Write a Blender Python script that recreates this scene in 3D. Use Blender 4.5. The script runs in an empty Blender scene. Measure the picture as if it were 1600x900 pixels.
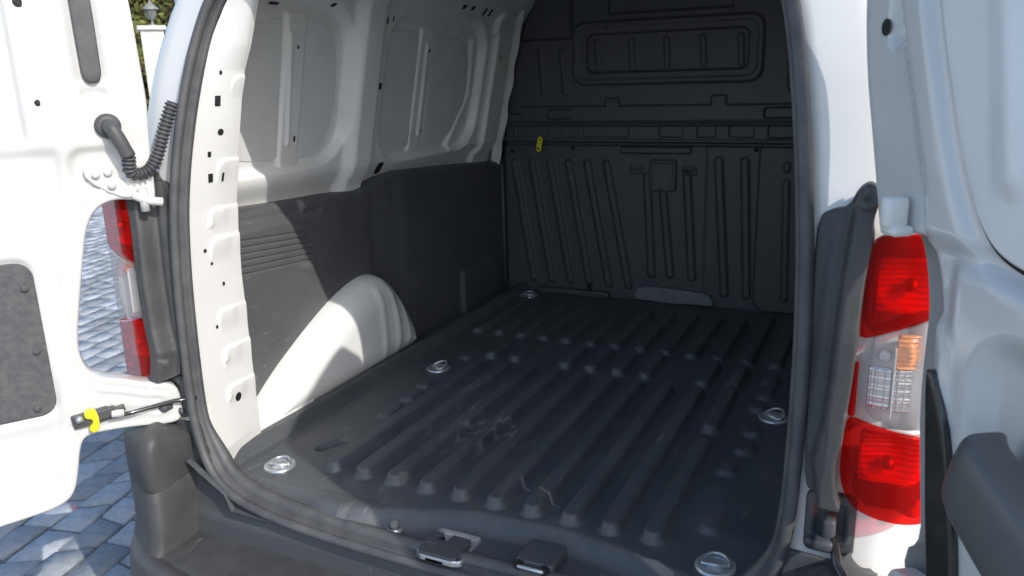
import bpy, bmesh, math, random
import numpy as np
from mathutils import Vector, Matrix

# ------------------------------------------------------------------ camera, sky, sun, exposure
sc = bpy.context.scene
col = sc.collection
random.seed(7)
rng = np.random.default_rng(7)

cam_d = bpy.data.cameras.new("camera")
cam = bpy.data.objects.new("camera", cam_d); col.objects.link(cam)
# columns: image right, image up, backwards (van axes: x right, y forward, z up, cargo floor at z = 0)
rgt = Vector((0.90193684, 0.43085531, -0.02955726))
dwn = Vector((0.08509902, -0.24440739, -0.96593125))
fwd = Vector((-0.42340062, 0.86869369, -0.25710539))
m3 = Matrix((rgt, -dwn, -fwd)).transposed()
cam.matrix_world = Matrix.Translation((0.77590, -1.20679, 0.90834)) @ m3.to_4x4()
cam_d.sensor_width = 36; cam_d.lens = 1244.0 / 1600 * 36
cam_d.clip_start = 0.02; cam_d.clip_end = 2000
cam_d.dof.use_dof = True; cam_d.dof.focus_distance = 2.0; cam_d.dof.aperture_fstop = 9.0
sc.camera = cam

SUN = Vector((1.0, -0.44, 0.80)).normalized()
elev = math.asin(SUN.z); azim = math.atan2(SUN.x, SUN.y)
world = bpy.data.worlds.new("World"); sc.world = world; world.use_nodes = True
nt = world.node_tree
sky = nt.nodes.new("ShaderNodeTexSky"); sky.sky_type = 'NISHITA'; sky.sun_disc = False
sky.sun_elevation = elev; sky.sun_rotation = azim
sky.air_density = 1.0; sky.dust_density = 1.6; sky.ozone_density = 1.6
bg = nt.nodes["Background"]; bg.inputs[1].default_value = 0.15
nt.links.new(sky.outputs[0], bg.inputs[0])
sl = bpy.data.lights.new("sun", 'SUN'); sl.energy = 2.0; sl.angle = math.radians(0.5); sl.color = (1, .96, .90)
so = bpy.data.objects.new("sun", sl); col.objects.link(so)
so.rotation_euler = SUN.to_track_quat('Z', 'Y').to_euler()
so.location = (6, -3, 6)
sc.view_settings.view_transform = 'Standard'; sc.view_settings.look = 'None'
sc.view_settings.exposure = 0.72; sc.view_settings.gamma = 1.0; sc.view_settings.use_curve_mapping = False
sc.cycles.max_bounces = 10; sc.cycles.transparent_max_bounces = 16; sc.cycles.diffuse_bounces = 9

# ------------------------------------------------------------------ materials
def mat(name, base, rough=.5, metal=0, coat=0, bump=None, var=None, spec=.5, rvar=None, scuff=None):
    """procedural principled material; bump=(scale, strength); var=(scale, darker colour, amount)"""
    m = bpy.data.materials.new(name); m.use_nodes = True
    n = m.node_tree.nodes; l = m.node_tree.links; p = n["Principled BSDF"]
    p.inputs["Base Color"].default_value = (*base, 1); p.inputs["Roughness"].default_value = rough
    p.inputs["Metallic"].default_value = metal; p.inputs["Coat Weight"].default_value = coat
    p.inputs["Coat Roughness"].default_value = .08
    p.inputs["Specular IOR Level"].default_value = spec
    tc = n.new("ShaderNodeTexCoord")
    if var:
        nz = n.new("ShaderNodeTexNoise"); nz.inputs["Scale"].default_value = var[0]; nz.inputs["Detail"].default_value = 6
        nz.inputs["Roughness"].default_value = .65
        l.new(tc.outputs["Object"], nz.inputs["Vector"])
        rp = n.new("ShaderNodeValToRGB"); rp.color_ramp.elements[0].position = .38; rp.color_ramp.elements[1].position = .68
        rp.color_ramp.elements[0].color = (*base, 1)
        rp.color_ramp.elements[1].color = tuple(b + (v - b) * var[2] for b, v in zip(base, var[1])) + (1,)
        l.new(nz.outputs[0], rp.inputs[0]); l.new(rp.outputs[0], p.inputs["Base Color"])
        if rvar:
            mr = n.new("ShaderNodeMapRange"); mr.inputs["To Min"].default_value = rough; mr.inputs["To Max"].default_value = rvar
            l.new(nz.outputs[0], mr.inputs["Value"]); l.new(mr.outputs[0], p.inputs["Roughness"])
    if scuff:      # sparse pale rub marks: (scale xyz, rotation, threshold, colour)
        mp = n.new("ShaderNodeMapping"); mp.inputs["Scale"].default_value = scuff[0]; mp.inputs["Rotation"].default_value = scuff[1]
        l.new(tc.outputs["Object"], mp.inputs[0])
        ns = n.new("ShaderNodeTexNoise"); ns.inputs["Scale"].default_value = 1; ns.inputs["Detail"].default_value = 5; ns.inputs["Distortion"].default_value = .4
        l.new(mp.outputs[0], ns.inputs["Vector"])
        r2 = n.new("ShaderNodeValToRGB"); r2.color_ramp.elements[0].position = scuff[2]; r2.color_ramp.elements[1].position = scuff[2] + .10
        l.new(ns.outputs[0], r2.inputs[0])
        big = n.new("ShaderNodeTexNoise"); big.inputs["Scale"].default_value = 4; l.new(tc.outputs["Object"], big.inputs["Vector"])
        rb = n.new("ShaderNodeValToRGB"); rb.color_ramp.elements[0].position = .45; rb.color_ramp.elements[1].position = .65
        l.new(big.outputs[0], rb.inputs[0])
        mu = n.new("ShaderNodeMath"); mu.operation = 'MULTIPLY'; l.new(r2.outputs[0], mu.inputs[0]); l.new(rb.outputs[0], mu.inputs[1])
        mx = n.new("ShaderNodeMix"); mx.data_type = 'RGBA'; mx.inputs["B"].default_value = (*scuff[3], 1)
        if p.inputs["Base Color"].links: l.new(p.inputs["Base Color"].links[0].from_socket, mx.inputs["A"])
        else: mx.inputs["A"].default_value = (*base, 1)
        l.new(mu.outputs[0], mx.inputs["Factor"]); l.new(mx.outputs["Result"], p.inputs["Base Color"])
    if bump:
        nb = n.new("ShaderNodeTexNoise"); nb.inputs["Scale"].default_value = bump[0]; nb.inputs["Detail"].default_value = 3
        l.new(tc.outputs["Object"], nb.inputs["Vector"])
        bp = n.new("ShaderNodeBump"); bp.inputs["Strength"].default_value = bump[1]; bp.inputs["Distance"].default_value = .001
        l.new(nb.outputs[0], bp.inputs["Height"]); l.new(bp.outputs[0], p.inputs["Normal"])
    return m

PAINT = mat("white_paint_darkened", (.66, .66, .645), .20, coat=.9, bump=(25, .03), var=(3, (.59, .585, .555), .8), rvar=.30, scuff=((9, 9, 40), (.5, .3, 0), .66, (.55, .54, .50)))  # body white with its colour darkened to offset the sun on the doors
PAINT_B = mat("white_body_paint", (.74, .74, .72), .28, coat=.5, bump=(60, .02), var=(3, (.68, .675, .65), .8))
PAINT_IN = mat("white_paint_lightened", (.86, .86, .84), .30, coat=.35, bump=(140, .05), var=(5, (.77, .765, .735), .9), rvar=.45, scuff=((60, 14, 30), (.3, .8, 0), .66, (.55, .54, .50)))  # same white, lightened in colour to lift the shaded cargo bay
PANE = mat("grey_blanking_panel", (.78, .785, .77), .55, bump=(300, .12), var=(7, (.70, .705, .69), .8))
BLACK = mat("black_moulded_plastic", (.066, .072, .080), .38, bump=(1400, .25), var=(9, (.082, .086, .090), .8), rvar=.52, scuff=((60, 20, 35), (.2, .4, .9), .66, (.17, .17, .17)))
TRIM = mat("grained_trim_plastic", (.088, .092, .098), .46, bump=(1300, .35), var=(6, (.118, .119, .120), .8), rvar=.6, scuff=((20, 24, 60), (.7, .2, 0), .64, (.24, .235, .225)))
BUMP_M = mat("grey_bumper_plastic", (.052, .053, .055), .38, bump=(1500, .3), var=(10, (.088, .088, .086), .8), rvar=.58, scuff=((50, 14, 30), (.1, .3, .5), .64, (.20, .195, .185)))
RUB = mat("seal_rubber", (.065, .067, .072), .42, bump=(900, .2), var=(14, (.12, .119, .117), .8), rvar=.62)
DARK = mat("dark_hole", (.012, .012, .014), .7)
STEEL = mat("zinc_plated_steel", (.66, .68, .70), .30, metal=.72, bump=(400, .1), var=(30, (.5, .52, .55), .7))
CHROME = mat("reflector_chrome", (.85, .85, .86), .16, metal=1, bump=(80, .2))
REFL = mat("lamp_reflector", (.72, .71, .70), .4, metal=.0, coat=.5)
YEL = mat("yellow_plastic", (.80, .72, .02), .4, var=(40, (.72, .62, .02), .6))
GLOSSB = mat("gloss_black_trim", (.018, .017, .017), .16, coat=.5, bump=(40, .05), var=(8, (.05, .047, .043), .5))
FELT = mat("charcoal_felt_panel", (.075, .077, .082), .8, bump=(500, .8), var=(60, (.13, .13, .13), .7), scuff=((200, 200, 200), (0, 0, 0), .66, (.22, .22, .22)))
AMBER = mat("amber_bulb", (.85, .27, .04), .25, coat=.5)
HANDLE = mat("grey_handle_plastic", (.10, .10, .10), .38, bump=(900, .2), var=(6, (.13, .128, .125), .6))
GREYP = mat("grey_underlay", (.16, .175, .18), .7, bump=(300, .3), var=(20, (.2, .21, .21), .7))

def lens_mat(name, c, gloss=.12):
    m = bpy.data.materials.new(name); m.use_nodes = True
    n = m.node_tree.nodes; l = m.node_tree.links; n.remove(n["Principled BSDF"])
    out = n["Material Output"]
    tr = n.new("ShaderNodeBsdfTransparent"); tr.inputs[0].default_value = (*c, 1)
    gl = n.new("ShaderNodeBsdfGlossy"); gl.inputs["Roughness"].default_value = .05
    df = n.new("ShaderNodeBsdfDiffuse"); df.inputs[0].default_value = (*[x * .85 for x in c], 1)
    m1 = n.new("ShaderNodeMixShader"); m1.inputs[0].default_value = gloss
    fr = n.new("ShaderNodeFresnel"); fr.inputs[0].default_value = 1.3
    m2 = n.new("ShaderNodeMixShader")
    l.new(tr.outputs[0], m1.inputs[1]); l.new(df.outputs[0], m1.inputs[2])
    fm = n.new('ShaderNodeMath'); fm.operation = 'MULTIPLY'; fm.inputs[1].default_value = .55
    l.new(fr.outputs[0], fm.inputs[0]); l.new(fm.outputs[0], m2.inputs[0]); l.new(m1.outputs[0], m2.inputs[1]); l.new(gl.outputs[0], m2.inputs[2])
    l.new(m2.outputs[0], out.inputs[0])
    return m
REDL = lens_mat("red_lens", (.90, .022, .018), .17)
DREDL = mat("dark_red_plastic", (.20, .008, .008), .35, coat=.3)
CLEARL = lens_mat("clear_lens", (.93, .92, .91), .14)

def floor_mat():
    m = mat("ribbed_floor_rubber", (.068, .077, .086), .36, bump=(1600, .35), var=(5, (.105, .109, .112), .9), rvar=.50, scuff=((46, 12, 1), (0, 0, .25), .60, (.17, .17, .165)))
    n = m.node_tree.nodes; l = m.node_tree.links; p = n["Principled BSDF"]
    # short pale streaks round the middle of the mat
    tc = n.new("ShaderNodeTexCoord"); mp = n.new("ShaderNodeMapping"); mp.inputs["Scale"].default_value = (70, 22, 1)
    mp.inputs["Rotation"].default_value = (0, 0, .9)
    l.new(tc.outputs["Object"], mp.inputs[0])
    nz = n.new("ShaderNodeTexNoise"); nz.inputs["Scale"].default_value = 1; nz.inputs["Detail"].default_value = 4
    l.new(mp.outputs[0], nz.inputs["Vector"])
    rp = n.new("ShaderNodeValToRGB"); rp.color_ramp.elements[0].position = .52; rp.color_ramp.elements[1].position = .66
    l.new(nz.outputs[0], rp.inputs[0])
    vm = n.new("ShaderNodeVectorMath"); vm.operation = 'DISTANCE'; vm.inputs[1].default_value = (-.16, .50, 0)
    l.new(tc.outputs["Object"], vm.inputs[0])
    mr = n.new("ShaderNodeMapRange"); mr.inputs["From Min"].default_value = .04; mr.inputs["From Max"].default_value = .17
    mr.inputs["To Min"].default_value = 1; mr.inputs["To Max"].default_value = .06
    l.new(vm.outputs["Value"], mr.inputs["Value"])
    mu = n.new("ShaderNodeMath"); mu.operation = 'MULTIPLY'
    l.new(rp.outputs[0], mu.inputs[0]); l.new(mr.outputs[0], mu.inputs[1])
    mx = n.new("ShaderNodeMix"); mx.data_type = 'RGBA'; mx.inputs["B"].default_value = (.24, .235, .22, 1)
    src = p.inputs["Base Color"].links[0].from_socket
    l.new(mu.outputs[0], mx.inputs["Factor"]); l.new(src, mx.inputs["A"]); l.new(mx.outputs["Result"], p.inputs["Base Color"])
    return m
FLOOR = floor_mat()

def stone_mat(name, obj_random=True):
    m = mat(name, (.30, .325, .36), .85, bump=(140, .6), var=(26, (.45, .465, .485), .9))
    n = m.node_tree.nodes; l = m.node_tree.links; p = n["Principled BSDF"]
    oi = n.new("ShaderNodeObjectInfo"); hs = n.new("ShaderNodeHueSaturation")
    mr = n.new("ShaderNodeMapRange"); mr.inputs["To Min"].default_value = .62; mr.inputs["To Max"].default_value = 1.18
    l.new(oi.outputs["Random"], mr.inputs["Value"]); l.new(mr.outputs[0], hs.inputs["Value"])
    src = p.inputs["Base Color"].links[0].from_socket
    l.new(src, hs.inputs["Color"]); l.new(hs.outputs[0], p.inputs["Base Color"])
    return m
STONE = stone_mat("granite_sett")
JOINT = mat("joint_sand", (.12, .122, .125), .95, bump=(200, 1.0), var=(40, (.28, .28, .275), .8))
LEAF = mat("leaf", (.12, .15, .035), .6, var=(2.5, (.24, .21, .06), .9))
LEAF2 = mat("leaf_dry", (.26, .20, .07), .6, var=(3, (.14, .15, .04), .9))
BARK = mat("bark", (.16, .11, .075), .9, bump=(40, 1.0), var=(10, (.24, .18, .12), .8))
RENDERW = mat("white_render", (.60, .575, .545), .8, bump=(60, .4), var=(4, (.50, .48, .45), .8))
IRON = mat("painted_iron", (.22, .22, .21), .5, bump=(100, .2))
GLASS_L = lens_mat("lantern_glass", (.8, .82, .84), .2)

# ------------------------------------------------------------------ object helpers
def link(name, me, m, parent=None, smooth=True):
    o = bpy.data.objects.new(name, me); col.objects.link(o)
    if m is not None and not me.materials: me.materials.append(m)
    if smooth and len(me.polygons): me.polygons.foreach_set("use_smooth", [True] * len(me.polygons))
    if parent: o.parent = parent
    return o

def arrays(name, V, F, m, parent=None, smooth=True):
    """mesh from vertex array and a list of quad/tri index arrays"""
    V = np.asarray(V, np.float32).reshape(-1, 3)
    me = bpy.data.meshes.new(name)
    F = np.asarray(F, np.int32); k = F.shape[1]
    me.vertices.add(len(V)); me.vertices.foreach_set("co", V.ravel())
    me.loops.add(F.size); me.loops.foreach_set("vertex_index", F.ravel())
    me.polygons.add(len(F)); me.polygons.foreach_set("loop_start", np.arange(0, F.size, k, dtype=np.int32))
    me.update(calc_edges=True); me.validate()
    return link(name, me, m, parent, smooth)

def grid(name, P, m, parent=None, close_u=False, flip=False):
    """P: (nv, nu, 3) grid of points"""
    nv, nu = P.shape[:2]
    idx = np.arange(nv * nu).reshape(nv, nu)
    if close_u: idx = np.concatenate([idx, idx[:, :1]], 1)
    a, b, c, d = idx[:-1, :-1], idx[:-1, 1:], idx[1:, 1:], idx[1:, :-1]
    F = np.stack([a, b, c, d], -1).reshape(-1, 4)
    if flip: F = F[:, ::-1]
    return arrays(name, P, F, m, parent)

def ss(x): x = np.clip(x, 0, 1); return x * x * (3 - 2 * x)
def inside(sd, w): return ss(.5 - sd / (2 * w))            # 1 inside, 0 outside, soft over +-w
def rrect(u, v, cu, cv, hu, hv, r):
    qx = np.abs(u - cu) - hu + r; qy = np.abs(v - cv) - hv + r
    return np.hypot(np.maximum(qx, 0), np.maximum(qy, 0)) + np.minimum(np.maximum(qx, qy), 0) - r
def cap(u, v, a, b, r):
    ax, ay = a; bx, by = b
    t = np.clip(((u - ax) * (bx - ax) + (v - ay) * (by - ay)) / max((bx - ax) ** 2 + (by - ay) ** 2, 1e-12), 0, 1)
    return np.hypot(u - ax - t * (bx - ax), v - ay - t * (by - ay)) - r
def polysd(u, v, P):
    """signed distance to a closed polygon and its closest point"""
    P = np.asarray(P, float); sh = u.shape; u = u.ravel(); v = v.ravel()
    best = np.full(u.shape, 1e9); bu = u.copy(); bv = v.copy(); ins = np.zeros(u.shape, bool)
    for i in range(len(P)):
        ax, ay = P[i - 1]; bx, by = P[i]
        L = (bx - ax) ** 2 + (by - ay) ** 2
        if L < 1e-14: continue
        t = np.clip(((u - ax) * (bx - ax) + (v - ay) * (by - ay)) / L, 0, 1)
        cu, cv = ax + t * (bx - ax), ay + t * (by - ay)
        d = np.hypot(u - cu, v - cv); k = d < best
        best[k] = d[k]; bu[k] = cu[k]; bv[k] = cv[k]
        if ay != by:
            c = ((ay > v) != (by > v)) & (u < (bx - ax) * (v - ay) / (by - ay) + ax); ins ^= c
    return (np.where(ins, -best, best)).reshape(sh), bu.reshape(sh), bv.reshape(sh)
def chaikin(P, n=2, closed=True):
    P = np.asarray(P, float)
    for _ in range(n):
        if closed:
            Q = np.roll(P, -1, 0); P = np.stack([.75 * P + .25 * Q, .25 * P + .75 * Q], 1).reshape(-1, P.shape[1])
        else:
            A, B = P[:-1], P[1:]
            P = np.concatenate([P[:1], np.stack([.75 * A + .25 * B, .25 * A + .75 * B], 1).reshape(-1, P.shape[1]), P[-1:]])
    return P
def rpoly(cu, cv, hu, hv, r, k=6):
    out = []
    for sx, sy, a0 in ((1, 1, 0), (-1, 1, 90), (-1, -1, 180), (1, -1, 270)):
        for i in range(k + 1):
            a = math.radians(a0 + 90 * i / k)
            out.append((cu + sx * (hu - r) + r * math.cos(a), cv + sy * (hv - r) + r * math.sin(a)))
    return out
def resample(P, n, closed=False):
    P = np.asarray(P, float)
    if closed: P = np.concatenate([P, P[:1]])
    d = np.concatenate([[0], np.cumsum(np.linalg.norm(np.diff(P, axis=0), axis=1))])
    t = np.linspace(0, d[-1], n + 1 if closed else n)
    if closed: t = t[:-1]
    return np.stack([np.interp(t, d, P[:, k]) for k in range(P.shape[1])], 1)

def sheet(name, poly, cell, frame, m, parent=None, h=None, thick=.02, rnd=.004, holes=()):
    """a pressed sheet: polygon outline in (u, v), relief h(u, v), rounded rim of depth 'thick'.
    frame = (origin, U, V, N) or a function (u, v, h) -> (x, y, z)"""
    poly = np.asarray(poly, float)
    lo = poly.min(0) - cell; hi = poly.max(0) + cell
    nu = int((hi[0] - lo[0]) / cell) + 2; nv = int((hi[1] - lo[1]) / cell) + 2
    u, v = np.meshgrid(lo[0] + np.arange(nu) * cell, lo[1] + np.arange(nv) * cell)
    sd, bu, bv = polysd(u, v, poly)
    for H in holes:
        s2, b2u, b2v = polysd(u, v, H); s2 = -s2
        k = s2 > sd; sd = np.where(k, s2, sd); bu = np.where(k, b2u, bu); bv = np.where(k, b2v, bv)
    idx = np.arange(nu * nv).reshape(nv, nu)
    csd = (sd[:-1, :-1] + sd[1:, :-1] + sd[:-1, 1:] + sd[1:, 1:]) / 4
    keep = csd < -rnd
    F = np.stack([idx[:-1, :-1], idx[:-1, 1:], idx[1:, 1:], idx[1:, :-1]], -1)[keep]
    E = np.concatenate([F[:, [0, 1]], F[:, [1, 2]], F[:, [2, 3]], F[:, [3, 0]]])
    key = np.sort(E, 1); code = key[:, 0].astype(np.int64) * (nu * nv) + key[:, 1]
    uq, inv, cnt = np.unique(code, return_inverse=True, return_counts=True)
    BE = E[cnt[inv] == 1]
    bverts = np.unique(BE)
    fu, fv, fs = u.ravel().copy(), v.ravel().copy(), sd.ravel().copy()
    sb = fs[bverts]; cu_, cv_ = bu.ravel()[bverts], bv.ravel()[bverts]
    gu, gv = fu[bverts] - cu_, fv[bverts] - cv_; gl = np.where(np.abs(sb) < 1e-7, 1e-7, sb)
    gu, gv = gu / gl, gv / gl
    fu[bverts] = cu_ - rnd * gu; fv[bverts] = cv_ - rnd * gv
    hh = h(fu, fv) if h is not None else np.zeros_like(fu)
    hh = hh * 1.0
    # outward directions along the rim
    nu_, nv_ = np.zeros(len(fu)), np.zeros(len(fu))
    du, dv = fu[BE[:, 1]] - fu[BE[:, 0]], fv[BE[:, 1]] - fv[BE[:, 0]]
    for k_ in (0, 1):
        np.add.at(nu_, BE[:, k_], dv); np.add.at(nv_, BE[:, k_], -du)
    nl = np.hypot(nu_, nv_) + 1e-12; nu_, nv_ = nu_ / nl, nv_ / nl
    if callable(frame): W = frame
    else:
        O, U, Vv, N = [np.asarray(x, float) for x in frame]
        W = lambda a, b, c: O + a[:, None] * U + b[:, None] * Vv + c[:, None] * N
    used = np.unique(F); rm = np.full(nu * nv, -1); rm[used] = np.arange(len(used))
    V0 = W(fu[used], fv[used], hh[used]); F0 = rm[F]
    rings = [V0]; faces = [F0]; prev = rm.copy(); n0 = len(V0)
    steps = [(math.sin(t), 1 - math.cos(t)) for t in ((.5, 1.05, 1.5708) if rnd >= .002 else (1.5708,))] if rnd > 0 else []
    levels = [(rnd * a_, rnd * b_) for a_, b_ in steps] + [(rnd, max(thick, rnd * 1.05))]
    for ou, oh in levels:
        rings.append(W(fu[bverts] + nu_[bverts] * ou, fv[bverts] + nv_[bverts] * ou, hh[bverts] - oh))
        cur = np.full(nu * nv, -1); cur[bverts] = n0 + np.arange(len(bverts)); n0 += len(bverts)
        faces.append(np.stack([prev[BE[:, 1]], prev[BE[:, 0]], cur[BE[:, 0]], cur[BE[:, 1]]], -1)); prev = cur
    return arrays(name, np.concatenate(rings), np.concatenate(faces), m, parent)

def tube(name, pts, r, m, parent=None, k=10, closed=False, caps=True):
    pts = np.asarray(pts, float); n = len(pts)
    rr = np.full(n, r) if np.isscalar(r) else np.asarray(r, float)
    T = np.gradient(pts, axis=0) if not closed else (np.roll(pts, -1, 0) - np.roll(pts, 1, 0))
    T /= np.linalg.norm(T, axis=1)[:, None]
    up = np.array([0, 0, 1.0]); 
    if abs(T[0] @ up) > .9: up = np.array([1.0, 0, 0])
    A = np.cross(T[0], up); A /= np.linalg.norm(A); rows = []
    for i in range(n):
        A = A - T[i] * (A @ T[i]); A /= np.linalg.norm(A); B = np.cross(T[i], A)
        th = np.linspace(0, 2 * np.pi, k, endpoint=False)
        rows.append(pts[i] + rr[i] * (np.cos(th)[:, None] * A + np.sin(th)[:, None] * B))
    P = np.array(rows)
    if closed: P = np.concatenate([P, P[:1]])
    elif caps:
        P = np.concatenate([np.repeat(pts[:1, None], k, 1), P, np.repeat(pts[-1:, None], k, 1)])
    return grid(name, P, m, parent, close_u=True)

def join_bm(name, parts, m, parent=None, smooth=False, bevel=0, mw=None):
    """one mesh from boxes ('b', c, size[, rotz]), cylinders ('c', c, r, h, axis) """
    bm = bmesh.new()
    for p in parts:
        if p[0] == 'b':
            r = bmesh.ops.create_cube(bm, size=1); vs = r['verts']
            M = Matrix.Translation(p[1]) @ (p[3].to_4x4() if len(p) > 3 else Matrix.Identity(4)) @ Matrix.Diagonal((*p[2], 1))
            bmesh.ops.transform(bm, matrix=M, verts=vs)
            if bevel:
                bmesh.ops.bevel(bm, geom=list({e for v_ in vs for e in v_.link_edges}), offset=min(bevel, min(p[2]) * .4), segments=2, affect='EDGES', profile=.5)
        else:
            ax = Vector(p[4]).normalized(); q = Vector((0, 0, 1)).rotation_difference(ax).to_matrix().to_4x4()
            r = bmesh.ops.create_cone(bm, cap_ends=True, segments=p[6] if len(p) > 6 else 18, radius1=p[2], radius2=p[5] if len(p) > 5 and p[5] is not None else p[2], depth=p[3])
            bmesh.ops.transform(bm, matrix=Matrix.Translation(p[1]) @ q, verts=r['verts'])
    if mw is not None: bmesh.ops.transform(bm, matrix=mw, verts=bm.verts)
    me = bpy.data.meshes.new(name); bm.to_mesh(me); bm.free()
    return link(name, me, m, parent, smooth)

def lathe(name, prof, c, axis, m, parent=None, k=24):
    ax = Vector(axis).normalized(); q = Vector((0, 0, 1)).rotation_difference(ax).to_matrix()
    th = np.linspace(0, 2 * np.pi, k, endpoint=False)
    P = np.array([[q @ Vector((r * math.cos(t), r * math.sin(t), z)) + Vector(c) for t in th] for r, z in prof])
    return grid(name, P, m, parent, close_u=True)

def empty(name, loc, label, cat, group=None):
    o = bpy.data.objects.new(name, None); col.objects.link(o); o.location = loc
    o['label'] = label; o['category'] = cat
    if group: o['group'] = group
    return o

# ------------------------------------------------------------------ ground, far ground
GZ = -0.60
gm = bpy.data.meshes.new("pavement"); 
gm.from_pydata([(-300, -300, GZ - .012), (300, -300, GZ - .012), (300, 300, GZ - .012), (-300, 300, GZ - .012)], [], [(0, 1, 2, 3)])
def far_paving():
    m = mat("distant_setts", (.30, .31, .32), .9, bump=(30, .8), var=(1.6, (.38, .385, .39), .8))
    n = m.node_tree.nodes; l = m.node_tree.links; p = n["Principled BSDF"]
    tc = n.new("ShaderNodeTexCoord"); mp = n.new("ShaderNodeMapping"); mp.inputs["Rotation"].default_value = (0, 0, -math.radians(104.5))
    br = n.new("ShaderNodeTexBrick"); br.inputs["Scale"].default_value = 1; br.inputs["Brick Width"].default_value = .185; br.inputs["Row Height"].default_value = .128
    br.inputs["Mortar Size"].default_value = .006; br.inputs["Mortar Smooth"].default_value = .4
    br.inputs["Color1"].default_value = (.75, .75, .75, 1); br.inputs["Color2"].default_value = (1.1, 1.1, 1.1, 1); br.inputs["Mortar"].default_value = (.4, .4, .4, 1)
    l.new(tc.outputs["Object"], mp.inputs[0]); l.new(mp.outputs[0], br.inputs["Vector"])
    mx = n.new("ShaderNodeMix"); mx.data_type = 'RGBA'; mx.blend_type = 'MULTIPLY'; mx.inputs["Factor"].default_value = 1
    l.new(p.inputs["Base Color"].links[0].from_socket, mx.inputs["A"]); l.new(br.outputs["Color"], mx.inputs["B"]); l.new(mx.outputs["Result"], p.inputs["Base Color"])
    return m
pavement = link("pavement", gm, far_paving(), None, False); pavement['kind'] = 'structure'; pavement['label'] = 'pavement of grey split stone setts'

C0 = np.array(cam.matrix_world.translation); Rw = np.array([rgt, dwn, fwd])
def project(p):
    c = Rw @ (np.asarray(p) - C0); return 800 + 1244 * c[0] / c[2], 450 + 1244 * c[1] / c[2], c[2]

jb = bpy.data.meshes.new("joint_bed")
jb.from_pydata([(-13, -6, GZ - .008), (5, -6, GZ - .008), (5, 12, GZ - .008), (-13, 12, GZ - .008)], [], [(0, 1, 2, 3)])
link("joint_bed", jb, JOINT, pavement, False)
def setts():
    ang = math.radians(104.5); ca, sa = math.cos(ang), math.sin(ang)
    W, L = .128, .185
    shown, rest = [], []
    for i in range(-130, 130):
        for j in range(-110, 110):
            off = .5 * (i % 2) + .25 * math.sin(i * 1.7)
            a, b = (j + off) * L, i * W
            x, y = ca * a - sa * b - 3, sa * a + ca * b + 2
            if not (-13 < x < 5 and -6 < y < 12): continue
            r = random.Random(i * 1009 + j)
            jt = lambda s: (r.random() - .5) * s
            # corner jitter comes from shared lattice so joints stay even
            def corner(ii, jj, e):
                rr = random.Random(ii * 7919 + jj * 31 + e); return ((rr.random() - .5) * .07, (rr.random() - .5) * .045)
            g = .0050
            cs = []
            for k, (sx, sy) in enumerate(((-1, -1), (1, -1), (1, 1), (-1, 1))):
                dx, dy = corner(i, j + (sx > 0), 0 if sy < 0 else 1)
                px, py = a + sx * (L / 2 - g) + dx, b + sy * (W / 2 - g) + dy * .6
                cs.append((ca * px - sa * py - 3, sa * px + ca * py + 2))
            z = GZ + jt(.006); tilt = (jt(.018), jt(.018))
            cx = sum(c[0] for c in cs) / 4; cy = sum(c[1] for c in cs) / 4
            V = []; F = []
            for sc_, dz in ((1.0, -.03), (1.0, -.009), (.955, 0)):
                for c in cs:
                    xx, yy = cx + (c[0] - cx) * sc_, cy + (c[1] - cy) * sc_
                    V.append((xx, yy, z + dz + tilt[0] * (xx - cx) + tilt[1] * (yy - cy)))
            # uneven riven top: midpoints and centre
            top = V[8:12]
            for k in range(4):
                p, q = top[k], top[(k + 1) % 4]
                V.append(((p[0] + q[0]) / 2 + jt(.01), (p[1] + q[1]) / 2 + jt(.01), (p[2] + q[2]) / 2 + jt(.003)))
            V.append((cx + jt(.03), cy + jt(.03), z + .001 + jt(.003)))
            for lv in (0, 4):
                for k in range(4):
                    k2 = (k + 1) % 4
                    if lv == 4: F.append((4 + k, 4 + k2, 12 + k)); F.append((4 + k, 12 + k, 8 + k)); F.append((4 + k2, 8 + k2, 12 + k))
                    else: F.append((k, k2, 4 + k2)); F.append((k, 4 + k2, 4 + k))
            for k in range(4):
                F.append((8 + k, 12 + k, 16)); F.append((12 + k, 8 + (k + 1) % 4, 16))
            px, py, d = project((cx, cy, GZ))
            vis = d > 0 and ((-40 < px < 320 and 640 < py < 950) or (115 < px < 250 and 540 < py < 640) or (115 < px < 250 and 300 < py <= 540))
            (shown if vis else rest).append((d if vis else 99, V, F))
    shown.sort(key=lambda t: t[0])
    rest += shown[290:]; shown = shown[:290]
    for d, V, F in shown:
        V = np.array(V); c = V.mean(0); c[2] = GZ
        o = arrays("sett", V - c, F, STONE, pavement, smooth=False); o.location = c
    VV = []; FF = []; n = 0
    for d, V, F in rest:
        VV += V; FF += [tuple(k + n for k in f) for f in F]; n += len(V)
    o = arrays("setts_beyond", VV, FF, STONE, pavement, smooth=False); o['kind'] = 'stuff'
setts()

# ------------------------------------------------------------------ the van
van = empty("van", (0, 0, 0), "white panel van with both rear doors open showing its empty black-lined cargo bay", "van")

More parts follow.
